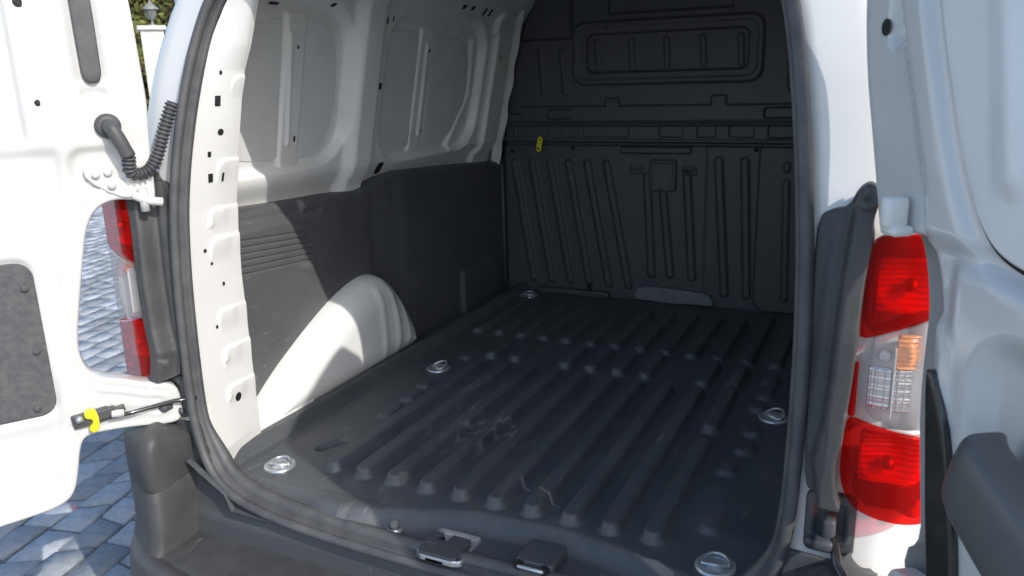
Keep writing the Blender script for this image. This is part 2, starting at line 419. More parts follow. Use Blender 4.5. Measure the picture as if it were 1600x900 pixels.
HO = np.array([(0, 0, -.05), (.30, .002, -.045), (.48, .008, -.03), (.58, .015, .0), (.635, .025, .06), (.662, .032, .16), (.667, .040, .35),
      (.666, .048, .52), (.657, .062, .69), (.632, .105, .90), (.60, .150, 1.05), (.55, .165, 1.125), (.45, .17, 1.165), (.2, .172, 1.185), (0, .172, 1.19)])
BO = np.array([(0, -.3), (.35, -.3), (.6, -.3), (.74, -.29), (.83, -.25), (.865, -.1), (.875, .15), (.875, .35), (.872, .52), (.86, .70), (.828, .93),
      (.79, 1.08), (.72, 1.17), (.58, 1.225), (.25, 1.258)])
BO = np.concatenate([BO[:14], [(0, 1.265)]])
def smooth_open(P, n=72):
    return resample(chaikin(P, 3, closed=False), n)
ho = smooth_open(HO); bo = smooth_open(BO)
def full(P2):                      # mirror a right half (bottom centre -> top centre) into a closed loop
    L = P2[1:-1][::-1].copy(); L[:, 0] *= -1
    return np.concatenate([P2, L])
HOf = full(ho); BOf = full(np.stack([bo[:, 0], bo[:, 0] * 0, bo[:, 1]], 1))
def rakeY(z): return np.interp(z, [-.3, .16, .52, .69, .9, 1.05, 1.3], [.0, .032, .048, .062, .105, .150, .21])
def xopen(z): return np.interp(z, ho[20:60, 2], ho[20:60, 0])

def body_shell():
    rings = []
    for t in (1.0, .85, .7, .55, .42, .30, .2, .1, .04, 0):
        X = BOf[:, 0] * (1 - t) + HOf[:, 0] * t; Z = BOf[:, 2] * (1 - t) + HOf[:, 2] * t
        Y = rakeY(Z) + .004 + .16 * (max(0, (.42 - t) / .42)) ** 2
        rings.append(np.stack([X, Y, Z], 1))
    for Y, top, sx in ((.5, 1.28, 1), (1.2, 1.28, 1), (1.9, 1.28, 1), (2.25, 1.26, 1), (2.5, 1.1, .99), (2.8, .78, .98), (3.05, .52, .97), (3.3, .47, .96), (3.55, .40, .92), (3.68, .25, .86), (3.72, .1, .8)):
        X = BOf[:, 0] * sx; Z = np.minimum(BOf[:, 2], top + .02 * np.cos(np.clip(BOf[:, 0] / .9, -1, 1) * 1.57))
        rings.append(np.stack([X, np.full_like(X, Y), Z], 1))
    c = rings[-1].mean(0); rings.append(np.repeat(c[None], len(X), 0))
    # hem turned in towards the cargo bay
    r0 = rings[0].copy(); r0[:, 0] *= .995; r0[:, 1] += .03
    return grid("body_shell", np.array([r0] + rings), PAINT_B, van, close_u=True, flip=True)
shell = body_shell()

# wheels (under the body)
def wheel(x, y):
    s = 1 if x > 0 else -1
    w = lathe("wheel", [(.20, -.09), (.27, -.095), (.305, -.085), (.312, -.06), (.312, .06), (.305, .085), (.27, .095), (.20, .09)], (x, y, -.288), (s, 0, 0), RUB, van, 40)
    lathe("rim", [(.2, .08), (.185, .07), (.18, .05), (.08, .06), (.05, .075), (0.001, .075)], (x, y, -.288), (s, 0, 0), STEEL, w, 32)
for x in (-.79, .79):
    for y in (.60, 3.0): wheel(x, y)

# --- rubber seal round the opening
def seal():
    pts = resample(HOf, 260, closed=True)
    T = np.roll(pts, -1, 0) - np.roll(pts, 1, 0); T /= np.linalg.norm(T, axis=1)[:, None]
    Yv = np.array([0, -1.0, 0]); O = np.cross(T, Yv); O /= np.linalg.norm(O, axis=1)[:, None]   # in the plane of the opening
    ctr = np.array([0, .08, .5]); sgn = np.sign(((pts - ctr) * O).sum(1)); O *= sgn[:, None]
    B = np.cross(O, T); B *= np.sign((B * Yv).sum(1))[:, None]                                  # towards the rear
    prof = []
    for a in np.linspace(-60, 245, 12): prof.append((.004 + .0105 * math.cos(math.radians(a)), .012 + .0105 * math.sin(math.radians(a))))
    prof += [(-.009, .001), (-.0070, -.002), (-.0100, -.002), (-.0140, -.005), (-.0150, -.011), (-.012, -.017), (-.007, -.019), (.004, -.016), (.010, -.006), (.012, .0)]
    low = (1 + 1.0 * ss((.16 - pts[:, 2]) / .12))[:, None]
    rows = [pts + a * (low if a < -.008 else 1) * O + b * (low if b < 0 else 1) * B for a, b in prof]
    P = np.array(rows); P = np.concatenate([P, P[:1]])
    return grid("door_seal", P, RUB, van, close_u=True)
seal_o = seal(); seal_o['label'] = 'dark rubber seal round the rear opening'

# --- D pillars: pressed inner jambs with pads and holes
PADS = [(.22, .90, .045), (.19, .71, .05), (.165, .60, .05), (.16, .53, .05), (.16, .355, .05), (.16, .26, .05), (.155, .165, .045)]
HOLES = [(.160, .874, .010, .018, 0), (.168, .805, .0095, .0095, 1), (.140, .757, .007, .010, 0), (.142, .703, .010, .016, 0), (.174, .702, .005, .016, 0), (.114, .537, .006, .006, 1),
         (.13, .503, .005, .005, 1), (.16, .447, .005, .007, 1), (.123, .349, .005, .006, 1), (.157, .157, .013, .015, 1), (.165, .935, .004, .006, 1)]
def jamb_x(y, z, s=1):
    zi = [-.1, .46, .63, .75, .88, .94, .99, 1.1, 1.25]; xi = [.661, .661, .650, .626, .595, .577, .552, .51, .40]
    x1 = np.interp(z, zi, xi); x0 = xopen(z) - .004
    if s < 0: x1 = np.maximum(x1, x0 + .002)
    y0 = rakeY(z)
    t = np.clip((y - y0) / (.2 - y0 + 1e-6), 0, 1.4)
    return x0 + (x1 - x0) * ss(t * .7 + .15) 
def pads(yy, z):
    d = np.zeros_like(z)
    for (py, pz, ph) in PADS:
        top = pz + ph * .62
        d += (.0030 + .0030 * ss((.200 - yy) / .03)) * inside(rrect(yy, z, py + .06, pz - .01, .09, ph * .62 + .01, .022), .0035) * ss((z - (top - ph * 1.25)) / (ph * 1.1))
    d += .0025 * inside(np.hypot(yy - .135, z - .595) - .008, .003) + .0025 * inside(np.hypot(yy - .128, z - .165) - .008, .003) + .0025 * inside(np.hypot(yy - .135, z - .262) - .008, .003)
    return d
def pillar(s):
    y, z = np.meshgrid(np.linspace(.0, .200, 70), np.linspace(-.04, 1.17, 400))
    yy = rakeY(z) + .012 + (y / .2) * (.222 - rakeY(z) - .012)
    d = -pads(yy, z)
    x = jamb_x(yy, z, s)
    P = np.stack([-(x + d), yy, z], -1)
    edge = np.stack([-(x[:, -1] + d[:, -1] + .004), yy[:, -1] + .004, z[:, -1]], -1)[:, None]
    back = np.stack([-np.full(len(z), .80), yy[:, -1] + .03, z[:, -1]], -1)[:, None]
    P = np.concatenate([P, edge, back], 1)
    P[..., 0] *= s
    o = grid("rear_pillar", P, PAINT_B, van, flip=(s < 0))
    for (hy, hz, a, b, rd) in HOLES:
        th = np.linspace(0, 2 * np.pi, 14, endpoint=False)
        if rd: q = np.array([(a * math.cos(t), b * math.sin(t)) for t in th]) * .8
        else: q = np.array(rpoly(0, 0, a * .64, b * .64, .0015, 2))
        yv, zv = hy + q[:, 0], hz + q[:, 1]
        xv = jamb_x(yv, zv, s) - pads(yv, zv) - .0012
        me = bpy.data.meshes.new("fixing_hole")
        me.from_pydata([(-s * xx, a_, b_) for xx, a_, b_ in zip(xv, yv, zv)], [], [tuple(range(len(q)))])
        link("fixing_hole", me, DARK, o, False)
    return o
for s in (1, -1): pillar(s)     # s = 1: the pillar on the left of the picture

# --- upper side walls
def lean(z): return -.72 + .22 * (z - .9)
PA = np.array([(.30, .735), (.345, .720), (.40, .708), (.60, .700), (.665, .702), (.705, .725), (.735, .80), (.742, .87), (.738, .98), (.705, 1.045), (.655, 1.078), (.52, 1.078), (.40, 1.06), (.33, 1.035), (.28, 1.0)])
PB = np.array([(1.0, .70), (1.03, .685), (1.25, .678), (1.40, .676), (1.47, .71), (1.54, .785), (1.545, .90), (1.52, 1.01), (1.46, 1.048), (1.1, 1.062), (1.0, 1.062), (.965, 1.02), (.965, .90), (.97, .75)])
def wall_h(y, z):
    """distance of the pressed sheet in front of the leaning plane, cargo-bay side positive"""
    oA = rrect(y, z, .50, .895, .275, .215, .12); oB = rrect(y, z, 1.285, .875, .325, .225, .11)
    h = .020 * np.ones_like(y)
    h -= .030 * inside(oA, .014); h -= .034 * inside(oB, .014)
    h += .030 * inside(rrect(y, z, .84, .86, .058, .34, .05), .022)          # post between the windows
    h += .020 * inside(rrect(y, z, 1.72, .84, .075, .30, .05), .012)         # front post
    h -= .018 * inside(rrect(y, z, 1.655, .84, .012, .22, .012), .008)
    h += .014 * np.maximum(inside(cap(y, z, (1.545, 1.03), (1.57, .84), .016), .010), inside(cap(y, z, (1.57, .84), (1.45, .66), .016), .010))
    h += .012 * inside(rrect(y, z, .548, .885, .040, .20, .01), .006)          # mullions
    h += .012 * inside(rrect(y, z, 1.215, .868, .042, .205, .01), .006)
    h += .008 * inside(cap(y, z, (.520, 1.03), (.535, .745), .006), .006)
    h += .008 * inside(cap(y, z, (1.213, 1.02), (1.222, .72), .006), .006)
    h -= .030 * ss((.66 - z) / .08)                                           # runs down behind the trim
    h += .045 * ss((z - 1.10) / .10)                                          # cant rail
    for k in range(8):
        for yc, z0, dz in ((.903, .70, .045), (1.612, .70, .045)): h -= .0022 * inside(np.hypot(y - yc, z - z0 - dz * k) - .005, .003)
    for k in range(26): h -= .0022 * inside(np.hypot(y - .30 - .058 * k, z - 1.118) - .005, .003)
    h += .0016 * inside(np.abs(z - .652 + .0 * y) - .004, .003) * ss((y - 1.0) / .02)
    return h
def side_wall(s):
    y, z = np.meshgrid(np.linspace(.18, 1.90, 430), np.linspace(.50, 1.225, 190))
    x = lean(z) + wall_h(y, z)
    P = np.stack([s * x, y, z], -1)
    o = grid("side_wall", P, PAINT_IN, van, flip=(s < 0))
    def fr(off):
        def W(u, v, h): return np.stack([s * (lean(v) + off + h), u, v], 1)
        return W
    def split(P_, a, b, keep_left, slope):
        Q = chaikin(P_, 2); 
        out = []
        for p in Q:
            lim = a + slope * (p[1] - .9)
            out.append((min(p[0], lim) if keep_left else max(p[0], lim), p[1]))
        return np.array(out)
    for P_, l, r in ((PA, .503, .590), (PB, 1.170, 1.262)):
        sheet("window_blank", split(P_, l, 0, True, -.03), .012, fr(-.0065), PANE, o, thick=.012, rnd=.003)
        sheet("window_blank", split(P_, r, 0, False, -.03), .012, fr(-.0065), PANE, o, thick=.012, rnd=.003)
    hs = [(.455, 1.103, .022, .004), (.928, .890, .010, .013), (.916, .920, .006, .008), (.918, .980, .005, .006), (.917, .945, .004, .005), (.985, .628, .022, .024), (.932, 1.082, .005, .012), (.962, 1.089, .004, .012),
          (1.361, 1.145, .016, .009), (1.426, 1.144, .016, .009), (1.526, 1.137, .010, .016), (1.571, 1.137, .010, .016), (.562, .757, .005, .010), (.552, 1.0, .005, .006), (.674, 1.112, .010, .006), (1.232, 1.0, .006, .008), (1.245, .73, .005, .010), (1.70, .98, .005, .012)]
    for (hy, hz, a, b) in hs:
        x_ = float(lean(hz) + wall_h(np.array([hy]), np.array([hz]))[0]) + .0018
        sl_ = float(lean(hz + .01) + wall_h(np.array([hy]), np.array([hz + .01]))[0] - x_ + .0018) / .01
        sy_ = float(lean(hz) + wall_h(np.array([hy + .01]), np.array([hz]))[0] - x_ + .0018) / .01
        q = rpoly(0, 0, a * .8, b * .8, min(a, b) * .5, 3)
        me = bpy.data.meshes.new("fixing_hole")
        me.from_pydata([(s * (x_ + sl_ * p[1] + sy_ * p[0]), hy + p[0], hz + p[1]) for p in q], [], [tuple(range(len(q)))])
        link("fixing_hole", me, DARK, o, False)
    return o
for s in (1, -1): side_wall(s)

# --- black lower trim with grooves, wheel arch
GRO = [.516 - .0178 * k for k in range(6)]
def trim_h(y, z):
    h = np.zeros_like(y)
    for k, gz in enumerate(GRO):
        zc = gz - (y - .30) * (.085 - .003 * k)
        h -= .0045 * ss(1 - np.abs(z - zc) / .0038) * inside(rrect(y, z, .25, gz, .335 + .006 * k, .2, .01), .004)
    h -= .012 * inside(rrect(y, z, .42, .572 - (y - .42) * .02, .155, .019, .017), .010)        # scooped grip
    h -= .006 * inside(rrect(y, z, .30, .545, .35, .008, .008), .01)
    h += .008 * ss((z - (.40 - .9 * (y - .52))) / .02) * ss((.405 - z) / .02) * ss((.62 - y) / .05)
    h += .016 * inside(rrect(y, z, 1.61, .06, .155, .105, .02), .012)                             # step by the bulkhead
    h += .006 * ss((y - 1.02) / .08) - .006 * ss((y - .86) / .06)
    h += .004 * np.sin(y * 6) * np.sin(z * 5)
    return h
def trim_top(y): return np.interp(y, [.15, .335, .506, .70, .84, .90, .97, 1.08, 1.47, 1.93], [.600, .597, .588, .582, .574, .582, .601, .608, .586, .556])
def side_trim(s):
    y, w = np.meshgrid(np.linspace(.19, 1.90, 520), np.linspace(0, 1, 300))
    zt = trim_top(y); z = -.02 + w * (zt + .02)
    x = -.748 + trim_h(y, z) - .018 * (1 - np.sqrt(np.clip(1 - np.clip((z - zt + .03) / .03, 0, 1) ** 2, 0, 1)))
    P = np.stack([s * x, y, z], -1)
    lip = P[-1:].copy(); lip[..., 0] -= s * .035
    return grid("side_trim", np.concatenate([P, lip]), TRIM, van, flip=(s < 0))
for s in (1, -1): side_trim(s)

ARCH = chaikin([(.185, -.012), (.20, .03), (.28, .062), (.34, .108), (.41, .152), (.53, .214), (.655, .268), (.755, .297), (.835, .306), (.895, .285), (.965, .215), (1.025, .12), (1.06, .03), (1.062, -.012)], 2)
def arch_h(y, z):
    d = -polysd(y, z, ARCH)[0]
    # distance to the rounded upper edge only (the foot stands on the floor)
    w = np.interp(y, [.2, .5, .75, .95], [.075, .085, .10, .12])
    t = np.clip(d / w, 0, 1)
    h = .076 * np.sqrt(1 - (1 - t) ** 2)
    foot = -polysd(y, z + 0.0, np.array(list(ARCH) + [(1.062, -.5), (.185, -.5)]))[0]
    t = np.clip(foot / w, 0, 1); h = .078 * np.sqrt(1 - (1 - t) ** 2)
    for c, a in ((.80, .0045), (.872, .0055), (.935, .0055), (.985, .005)):
        yc = c + (.30 - z) * (.05 + (c - .8) * .35)
        h += a * (ss(1 - np.abs(y - yc) / .026)) * ss((foot - .012) / .03) * ss((z + .0) / .06)
    return h
def wheel_arch(s):
    """inner wheel box: a rounded hood whose rear flank is flush with the trim"""
    sheet("wheel_arch", ARCH, .0065, (lambda u, v, h: np.stack([s * (-.742 + h), u, v], 1)), PAINT_IN, van, h=arch_h, thick=.01, rnd=0)
for s in (1, -1):
    wheel_arch(s)
    # white sill strip behind the arch, under the trim
    P = []
    for yv in np.linspace(.19, .45, 14):
        P.append([(s * -.672, yv, -.02), (s * -.672, yv, .02 + .0), (s * -.676, yv, .05 + .14 * max(0, (yv - .22)) ), (s * -.745, yv, .06 + .28 * max(0, yv - .22))])
    grid("arch_flange", np.array(P), PAINT_IN, van, flip=(s < 0))

# --- cargo floor mat
RIBX = [-.396 + .088 * k for k in range(10)]
def floor_h(x, y):
    h = np.zeros_like(x)
    def rib(a, b, r=.0215, hh=.023):
        nonlocal h
        h = np.maximum(h, hh * ss((r + .007 - (cap(x, y, a, b, 0))) / .014))
    for k, rx in enumerate(RIBX):
        y1 = .945
        if k == 9: rib((rx, .185), (rx, .625)); rib((rx, .725), (rx, .985))
        elif k == 8: rib((rx, .185), (rx, .95))
        else: rib((rx, .185), (rx, y1))
    for k in (0, 1, 3, 4, 5, 6, 8, 9):
        rib((RIBX[k], 1.025), (RIBX[k], 1.185 if k > 2 else 1.13))
    for k in range(-2, 12):
        rx = -.396 + .088 * k; rib((rx, 1.26), (rx, 1.68 if k < 9 else 1.75), .0205, .018)
    for bx, by, L in ((.493, .285, .02), (.476, .53, .012), (.494, .65, .012), (.494, .755, .008), (.486, .91, .006), (.49, 1.03, .03), (.49, 1.13, .03),
                      (-.455, .515, .025), (-.462, .635, .02), (-.47, .72, .006), (-.475, 1.02, .03), (-.41, 1.08, .03)):
        rib((bx, by - L), (bx, by + L), .022, .012)
    h -= .011 * inside(cap(x, y, (-.492, .262), (-.470, .315), .017), .007)      # the one sunken drain
    e = np.abs(x)
    h += .030 * ss((e - .628) / .020)                                             # turned-up edges
    h += .0035 * inside(cap(x, y, (-.60, .62), (-.60, .15), .004), .004)
    # rear lip of the mat drops to the sill in a wave
    ye = .068 + .075 * ss((x + .30) / .35) * ss((.75 - x) / .5) + .010 * np.sin(x * 9) + .02 * ss((-x - .15) / .1) * ss((x + .42) / .12) * -1
    h -= .032 * ss((ye - y) / .05)
    h += .005 * inside(rrect(x, y, -.27, .06, .085, .022, .02), .016)
    h += .0006 * np.sin(x * 31 + y * 13)
    return h
def floor():
    x, y = np.meshgrid(np.linspace(-.668, .668, 470), np.linspace(-.015, 1.87, 560))
    zz = floor_h(x, y)
    zz -= .012 * ss((.03 - y) / .04)
    # rear corners follow the curved sill of the opening
    zz = np.maximum(zz, np.interp(np.abs(x), [0, .48, .56, .62, .668], [-.2, -.2, -.005, .03, .06]) * ss((.05 - y) / .05) + -.2 * ss(y / .05))
    P = np.stack([x, y, zz], -1)
    o = grid("floor_mat", P, FLOOR, van)
    # steel sub floor seen beside the mat ahead of the wheel arches
    w = np.array([[(-.76, 1.0, .001), (-.655, 1.0, .001)], [(-.76, 1.88, .001), (-.655, 1.88, .001)]])
    grid("floor_edge", w, FLOOR, o); w2 = w.copy(); w2[..., 0] *= -1; grid("floor_edge", w2, FLOOR, o, flip=True)
    return o
fl = floor(); fl['label'] = 'black ribbed rubber mat of the cargo floor'

def lash_ring(x, y, rot, tilt, big=1):
    c = (x, y, .001)
    b = lathe("lashing_ring", [(0.039, -.002), (.039, .002), (.036, .0045), (.031, .005), (.026, .002), (.020, .001), (.016, .004), (.008, .006), (.0005, .006)], c, (0, 0, 1), STEEL, fl, 28)
    pts = []
    R = Matrix.Rotation(rot, 3, 'Z')
    for a in np.linspace(-15, 195, 20):
        a = math.radians(a); p = Vector((.025 * math.cos(a), .030 * math.sin(a), 0))
        p = Matrix.Rotation(tilt, 3, 'X') @ p
        pts.append(Vector((x, y, .0085)) + R @ p)
    pts.append(pts[0])
    tube("ring_wire", pts, .0032, STEEL, b, 8)
    join_bm("ring_clamp", [('b', (0, 0, 0), (.055, .012, .006))], STEEL, b, bevel=.002, mw=Matrix.Translation((x, y, .0065)) @ Matrix.Rotation(rot, 4, 'Z'))
lash_ring(-.53, .14, .3, .06); lash_ring(.53, .14, .1, .05); lash_ring(-.509, .867, -.6, .38); lash_ring(.533, .868, -.6, .36); lash_ring(-.597, 1.771, 0, .1); lash_ring(.597, 1.771, 0, .1)

# sill fittings
def sill_fittings():
    def T(x, y, z, r=0): return Matrix.Translation((x, y, z)) @ Matrix.Rotation(r, 4, 'Z')
    b = lathe("sill_bolt", [(.019, 0), (.019, .004), (.012, .006), (.012, .007)], (-.135, .048, -.030), (0, 0, 1), STEEL, fl, 20)
    join_bm("bolt_head", [('c', (-.135, .048, -.018), .0095, .012, (0, 0, 1), None, 6)], STEEL, b)
    # left latch striker: a steel recess with a black cover plate and two holes
    k = sheet("latch_striker", rpoly(0, 0, .052, .050, .008), .006, ((.006, .040, -.0240), (1, 0, 0), (0, 1, 0), (0, 0, 1)), STEEL, fl, thick=.012, rnd=.003,
              h=lambda u, v: -.007 * inside(rrect(u, v, 0, 0, .046, .044, .006), .002))
    sheet("striker_cover", rpoly(0, 0, .044, .038, .006), .005, ((.002, .028, -.0185), (1, 0, 0), (0, 1, 0), (0, 0, 1)), BLACK, k, thick=.02, rnd=.002, holes=[rpoly(-.027, -.010, .010, .0055, .005, 4), rpoly(-.012, .022, .015, .008, .004, 3)])
    join_bm("cover_screw", [('c', (-.004, .051, -.0185), .0055, .006, (0, 0, 1))], STEEL, k)
    sheet("cover_base", rpoly(0, 0, .043, .037, .006), .01, ((.002, .028, -.0265), (1, 0, 0), (0, 1, 0), (0, 0, 1)), DARK, k, thick=.01)
    # right striker: raised block with a steel bar in front
    k2 = sheet("latch_block", rpoly(0, 0, .040, .040, .008), .005, ((.205, .062, -.004), (1, 0, 0), (0, 1, 0), (0, 0, 1)), BLACK, fl, thick=.03, rnd=.004)
    tube("striker_bar", [(.176, .014, -.012), (.178, .010, -.012), (.228, .010, -.012), (.230, .014, -.012)], .0042, STEEL, k2, 8)
    [join_bm("striker_socket", [('c', (x_, .016, -.012), .0085, .012, (0, 1, 0))], DARK, k2) for x_ in (.176, .230)]
sill_fittings()

# --- bulkhead
def bulk_half(z): return np.interp(z, [-.05, .55, .66, .9, 1.1, 1.25], [.775, .775, .762, .735, .675, .61])
LOWRIBS = [((-.690 + .082 * k, .555), (-.612 + .0855 * k, .06)) for k in range(6)]
def bulk_h(x, z):
    """relief towards the cargo bay"""
    h = np.zeros_like(x)
    low = z < .648
    g = lambda d, w, a: a * inside(d, w * .85)
    H = np.zeros_like(x)
    for a, b in LOWRIBS: H += g(cap(x, z, a, b, .014), .008, .012)
    H += g(rrect(x, z, -.08, .612, .140, .012, .010), .004, .010)
    H += g(rrect(x, z, -.048, .515, .052, .060, .014), .004, .012) - g(rrect(x, z, -.048, .515, .040, .048, .010), .004, .003)
    for sx in (-.155, .056):
        for dz in (.546, .527): H += g(cap(x, z, (sx - .022, dz), (sx + .022, dz - .003), .006), .004, .006)
    for a, b in (((-.112, .51), (-.088, .115)), ((-.046, .44), (-.012, .118)), ((.046, .52), (.076, .115)), ((.165, .575), (.205, .06)), ((.262, .575), (.290, .06))):
        H += g(cap(x, z, a, b, .014), .008, .011)
    H += g(rrect(x, z, .60, .33, .285, .33, .05), .006, .010)
    H += g(cap(x, z, (.415, .50), (.430, .06), .011), .007, .007) + g(cap(x, z, (.412, .565), (.414, .55), .011), .006, .007)
    for k in range(3): H += g(cap(x, z, (.52 + .09 * k, .555), (.52 + .09 * k, .06), .011), .008, .008)
    H -= g(rrect(x, z, .12, .30, .0025, .35, .002), .0025, .004)                                # joint of the load-through flap
    H -= g(rrect(x, z, .0, .635, .80, .007, .004), .004, .012)
    H += g(rrect(x, z, .0, .648, .80, .008, .006), .004, .014)                                # the rail above
    # band of shallow boxes
    band = g(rrect(x, z, 0, .687, .80, .030, .006), .004, .010)
    bx = [(-.72, .03), (-.60, .072), (-.437, .035), (-.285, .04) if False else (-.283, .095), (-.020, .045), (.115, .035), (.245, .045), (.39, .05), (.53, .05), (.67, .05)]
    for c, w in bx: band -= g(rrect(x, z, c, .685, w, .022, .004), .003, .009)
    H += band
    H -= g(rrect(x, z, 0, .722, .80, .003, .002), .003, .006)
    # ledge band and its outline with two tabs
    led = rrect(x, z, 0, .745, .80, .038 + .0, .004)
    led = np.minimum(led, rrect(x, z, -.257, .790, .028, .022, .006)); led = np.minimum(led, rrect(x, z, .157, .795, .028, .022, .006))
    led = np.maximum(led, -rrect(x, z, -.78, .775, .13, .02, .01))
    H += g(led, .005, .010)
    for cx, w in ((-.483, .050), (.372, .050)): H -= g(rrect(x, z, cx, .752, w, .019, .012), .003, .016)
    # window panel
    H += g(rrect(x, z, -.055, .983, .365, .118, .05), .007, .012) - g(rrect(x, z, -.055, .983, .345, .098, .04), .005, .004)
    H -= g(rrect(x, z, -.052, .983, .310, .072, .030), .005, .016)
    for k in range(5): H += g(cap(x, z, (-.322 + .137 * k, 1.026), (-.316 + .137 * k, .93), .010), .006, .006)
    for a in (-.565, -.470): H += g(cap(x, z, (a, .995), (a + .016, .835), .009), .007, .007)
    for a in (.40, .48): H += g(cap(x, z, (a, .995), (a + .010, .835), .009), .007, .007)
    # upper step (cab-back recess)
    H -= g(rrect(x, z, -.04, 1.18, .235, .052, .01), .006, .012)
    H += g(cap(x, z, (-.28, 1.085), (-.28, 1.087), .010), .006, .005) + g(cap(x, z, (.19, 1.12), (.19, 1.122), .010), .006, .005)
    H -= .05 * ss((np.abs(x) - (bulk_half(z) - .05)) / .05) ** 2
    H -= .018 * ss((z - 1.04 + .12 * (x + .6) * (x < -.35) * 0) / .01) * inside(rrect(x, z, -.60, 1.14, .17, .10, .03), .012)
    return H
def bulkhead():
    w, z = np.meshgrid(np.linspace(-1, 1, 620), np.linspace(-.005, 1.215, 500))
    x = w * bulk_half(z); Hh = bulk_h(x, z)
    yb = 1.868
    P = np.stack([x, yb - Hh, z], -1)
    rows = [("lower_panel", z[:, 0] <= .640), ("crossbar_panel", (z[:, 0] >= .6375) & (z[:, 0] <= .7835)), ("upper_panel", z[:, 0] >= .781)]
    root = None
    for nm, k in rows:
        ii = np.where(k)[0]
        o = grid("bulkhead" if root is None else nm, P[ii[0]:ii[-1] + 1], BLACK, root or van)
        if root is None: root = o; o['label'] = 'black moulded bulkhead behind the cab'
    # backing so that no light leaks past the edges
    grid("backing_sheet", np.array([[(-.84, 1.905, -.05), (.84, 1.905, -.05)], [(-.84, 1.905, 1.24), (.84, 1.905, 1.24)]]), DARK, root)
    # yellow release tab hanging from the rail
    t = sheet("release_tab", chaikin([(-.010, .030), (.012, .032), (.014, .012), (.008, -.010), (.010, -.030), (-.012, -.032), (-.014, -.012), (-.010, .008)], 2), .003,
              ((-.563, 1.838, .634), (1, 0, 0), (.06, 0, 1), (0, -1, 0)), YEL, root, thick=.006, rnd=.002, holes=[rpoly(.001, .017, .004, .004, .0039, 3)])
    t['label'] = 'yellow release tab on the bulkhead rail'
    for cx, cz in ((-.425, .618), (.30, .618), (-.70, .60)): lathe("plastic_stud", [(.009, 0), (.008, .003), (.003, .004), (.0004, .003)], (cx, 1.8665, cz), (0, -1, 0), DARK, root, 12)
    join_bm("tab_stud", [('c', (-.567, 1.834, .616), .004, .006, (0, 1, 0))], DARK, root)
    # pale underlay showing below a cut-out at the bottom, and small clips
    p = sheet("underlay_pad", chaikin([(-.155, .012), (-.14, .055), (-.06, .062), (.13, .050), (.150, .046), (.175, .004), (.16, .0), (-.14, .0)], 1), .008,
              ((0, 1.842, 0.006), (1, 0, 0), (0, 0, 1), (0, -1, 0)), GREYP, root, thick=.02, rnd=.004)
    p['label'] = 'grey pad under the bulkhead cut-out'
    sheet("floor_flange", [(-.58, .0), (-.58, .02), (-.27, .022), (-.255, .0)], .008, ((0, 1.835, 0.004), (1, 0, 0), (0, 0, 1), (0, -1, 0)), BLACK, root, thick=.02, rnd=.003)
    join_bm("floor_clip", [('b', (-.352, 1.845, .045), (.014, .012, .030))], DARK, root, bevel=.002)
    return root
bulkhead()
# fluted white edge of the sheet metal beside the bulkhead
def bulk_flange(s):
    z = np.linspace(.50, 1.21, 120); rows = []
    for f, dx in ((0, .0), (.4, .012), (1, .026)):
        x = lean(z) + .022 + dx + .003 * np.sin(z * 45) * (f > .5) ; y = 1.80 + .035 * f + .003 * np.sin(z * 37)
        rows.append(np.stack([s * x, y, z], 1))
    grid("bulkhead_flange", np.array(rows), PAINT_IN, van, flip=(s > 0))
for s in (1, -1): bulk_flange(s)
# white strip under: trim edge beside bulkhead
for s in (1, -1):
    tube("trim_edge", [(s * -.742, 1.846, .04), (s * -.742, 1.846, .30), (s * -.742, 1.848, .55)], .008, TRIM, van, 8)

# --- roof lining sheet with two bows
def roof():
    x, y = np.meshgrid(np.linspace(-.70, .70, 90), np.linspace(.17, 1.90, 160))
    z = 1.205 + .02 * np.cos(x * 1.8)
    for yc in (.30, .72, 1.14, 1.56): z -= .018 * inside(np.abs(y - yc) - .035, .012)
    z -= .03 * ss((.24 - y) / .06)
    grid("roof_panel", np.stack([x, y, z], -1), PAINT_IN, van, flip=True)
    # header that closes the gap between opening and roof
    Hf = ho[58:]; Hf = np.concatenate([Hf, (Hf[:-1] * [-1, 1, 1])[::-1]])
    A = Hf.copy(); A[:, 1] += .02; B = Hf.copy(); B[:, 1] = .22; B[:, 2] = np.maximum(1.19, B[:, 2]); B[:, 0] *= 1.1
    grid("roof_header", np.array([A, (A + B) / 2 + [0, 0, -.01], B]), PAINT_IN, van)
roof()

# --- tail lamps
def lamp_profile():
    P = np.array([(.725, .012), (.745, -.002), (.78, -.010), (.818, -.008), (.850, .006), (.874, .040), (.886, .10), (.89, .17), (.89, .22)])
    P = chaikin(P, 3, closed=False); d = np.concatenate([[0], np.cumsum(np.linalg.norm(np.diff(P, axis=0), axis=1))])
    return P, d
LP, LD = lamp_profile()
def lampW(s, depth=0.0, inset=0.0):
    N = np.stack([np.gradient(LP[:, 1], LD), -np.gradient(LP[:, 0], LD)], 1); N /= np.linalg.norm(N, axis=1)[:, None]
    def W(u, v, h):
        x = np.interp(u, LD, LP[:, 0]); y = np.interp(u, LD, LP[:, 1]); nx = np.interp(u, LD, N[:, 0]); ny = np.interp(u, LD, N[:, 1])
        hh = h - depth
        return np.stack([s * (x + nx * hh), y + ny * hh + .012 * (v - .45) , v], 1)
    return W
U0 = lambda x: float(np.interp(x, LP[:60, 0], LD[:60]))
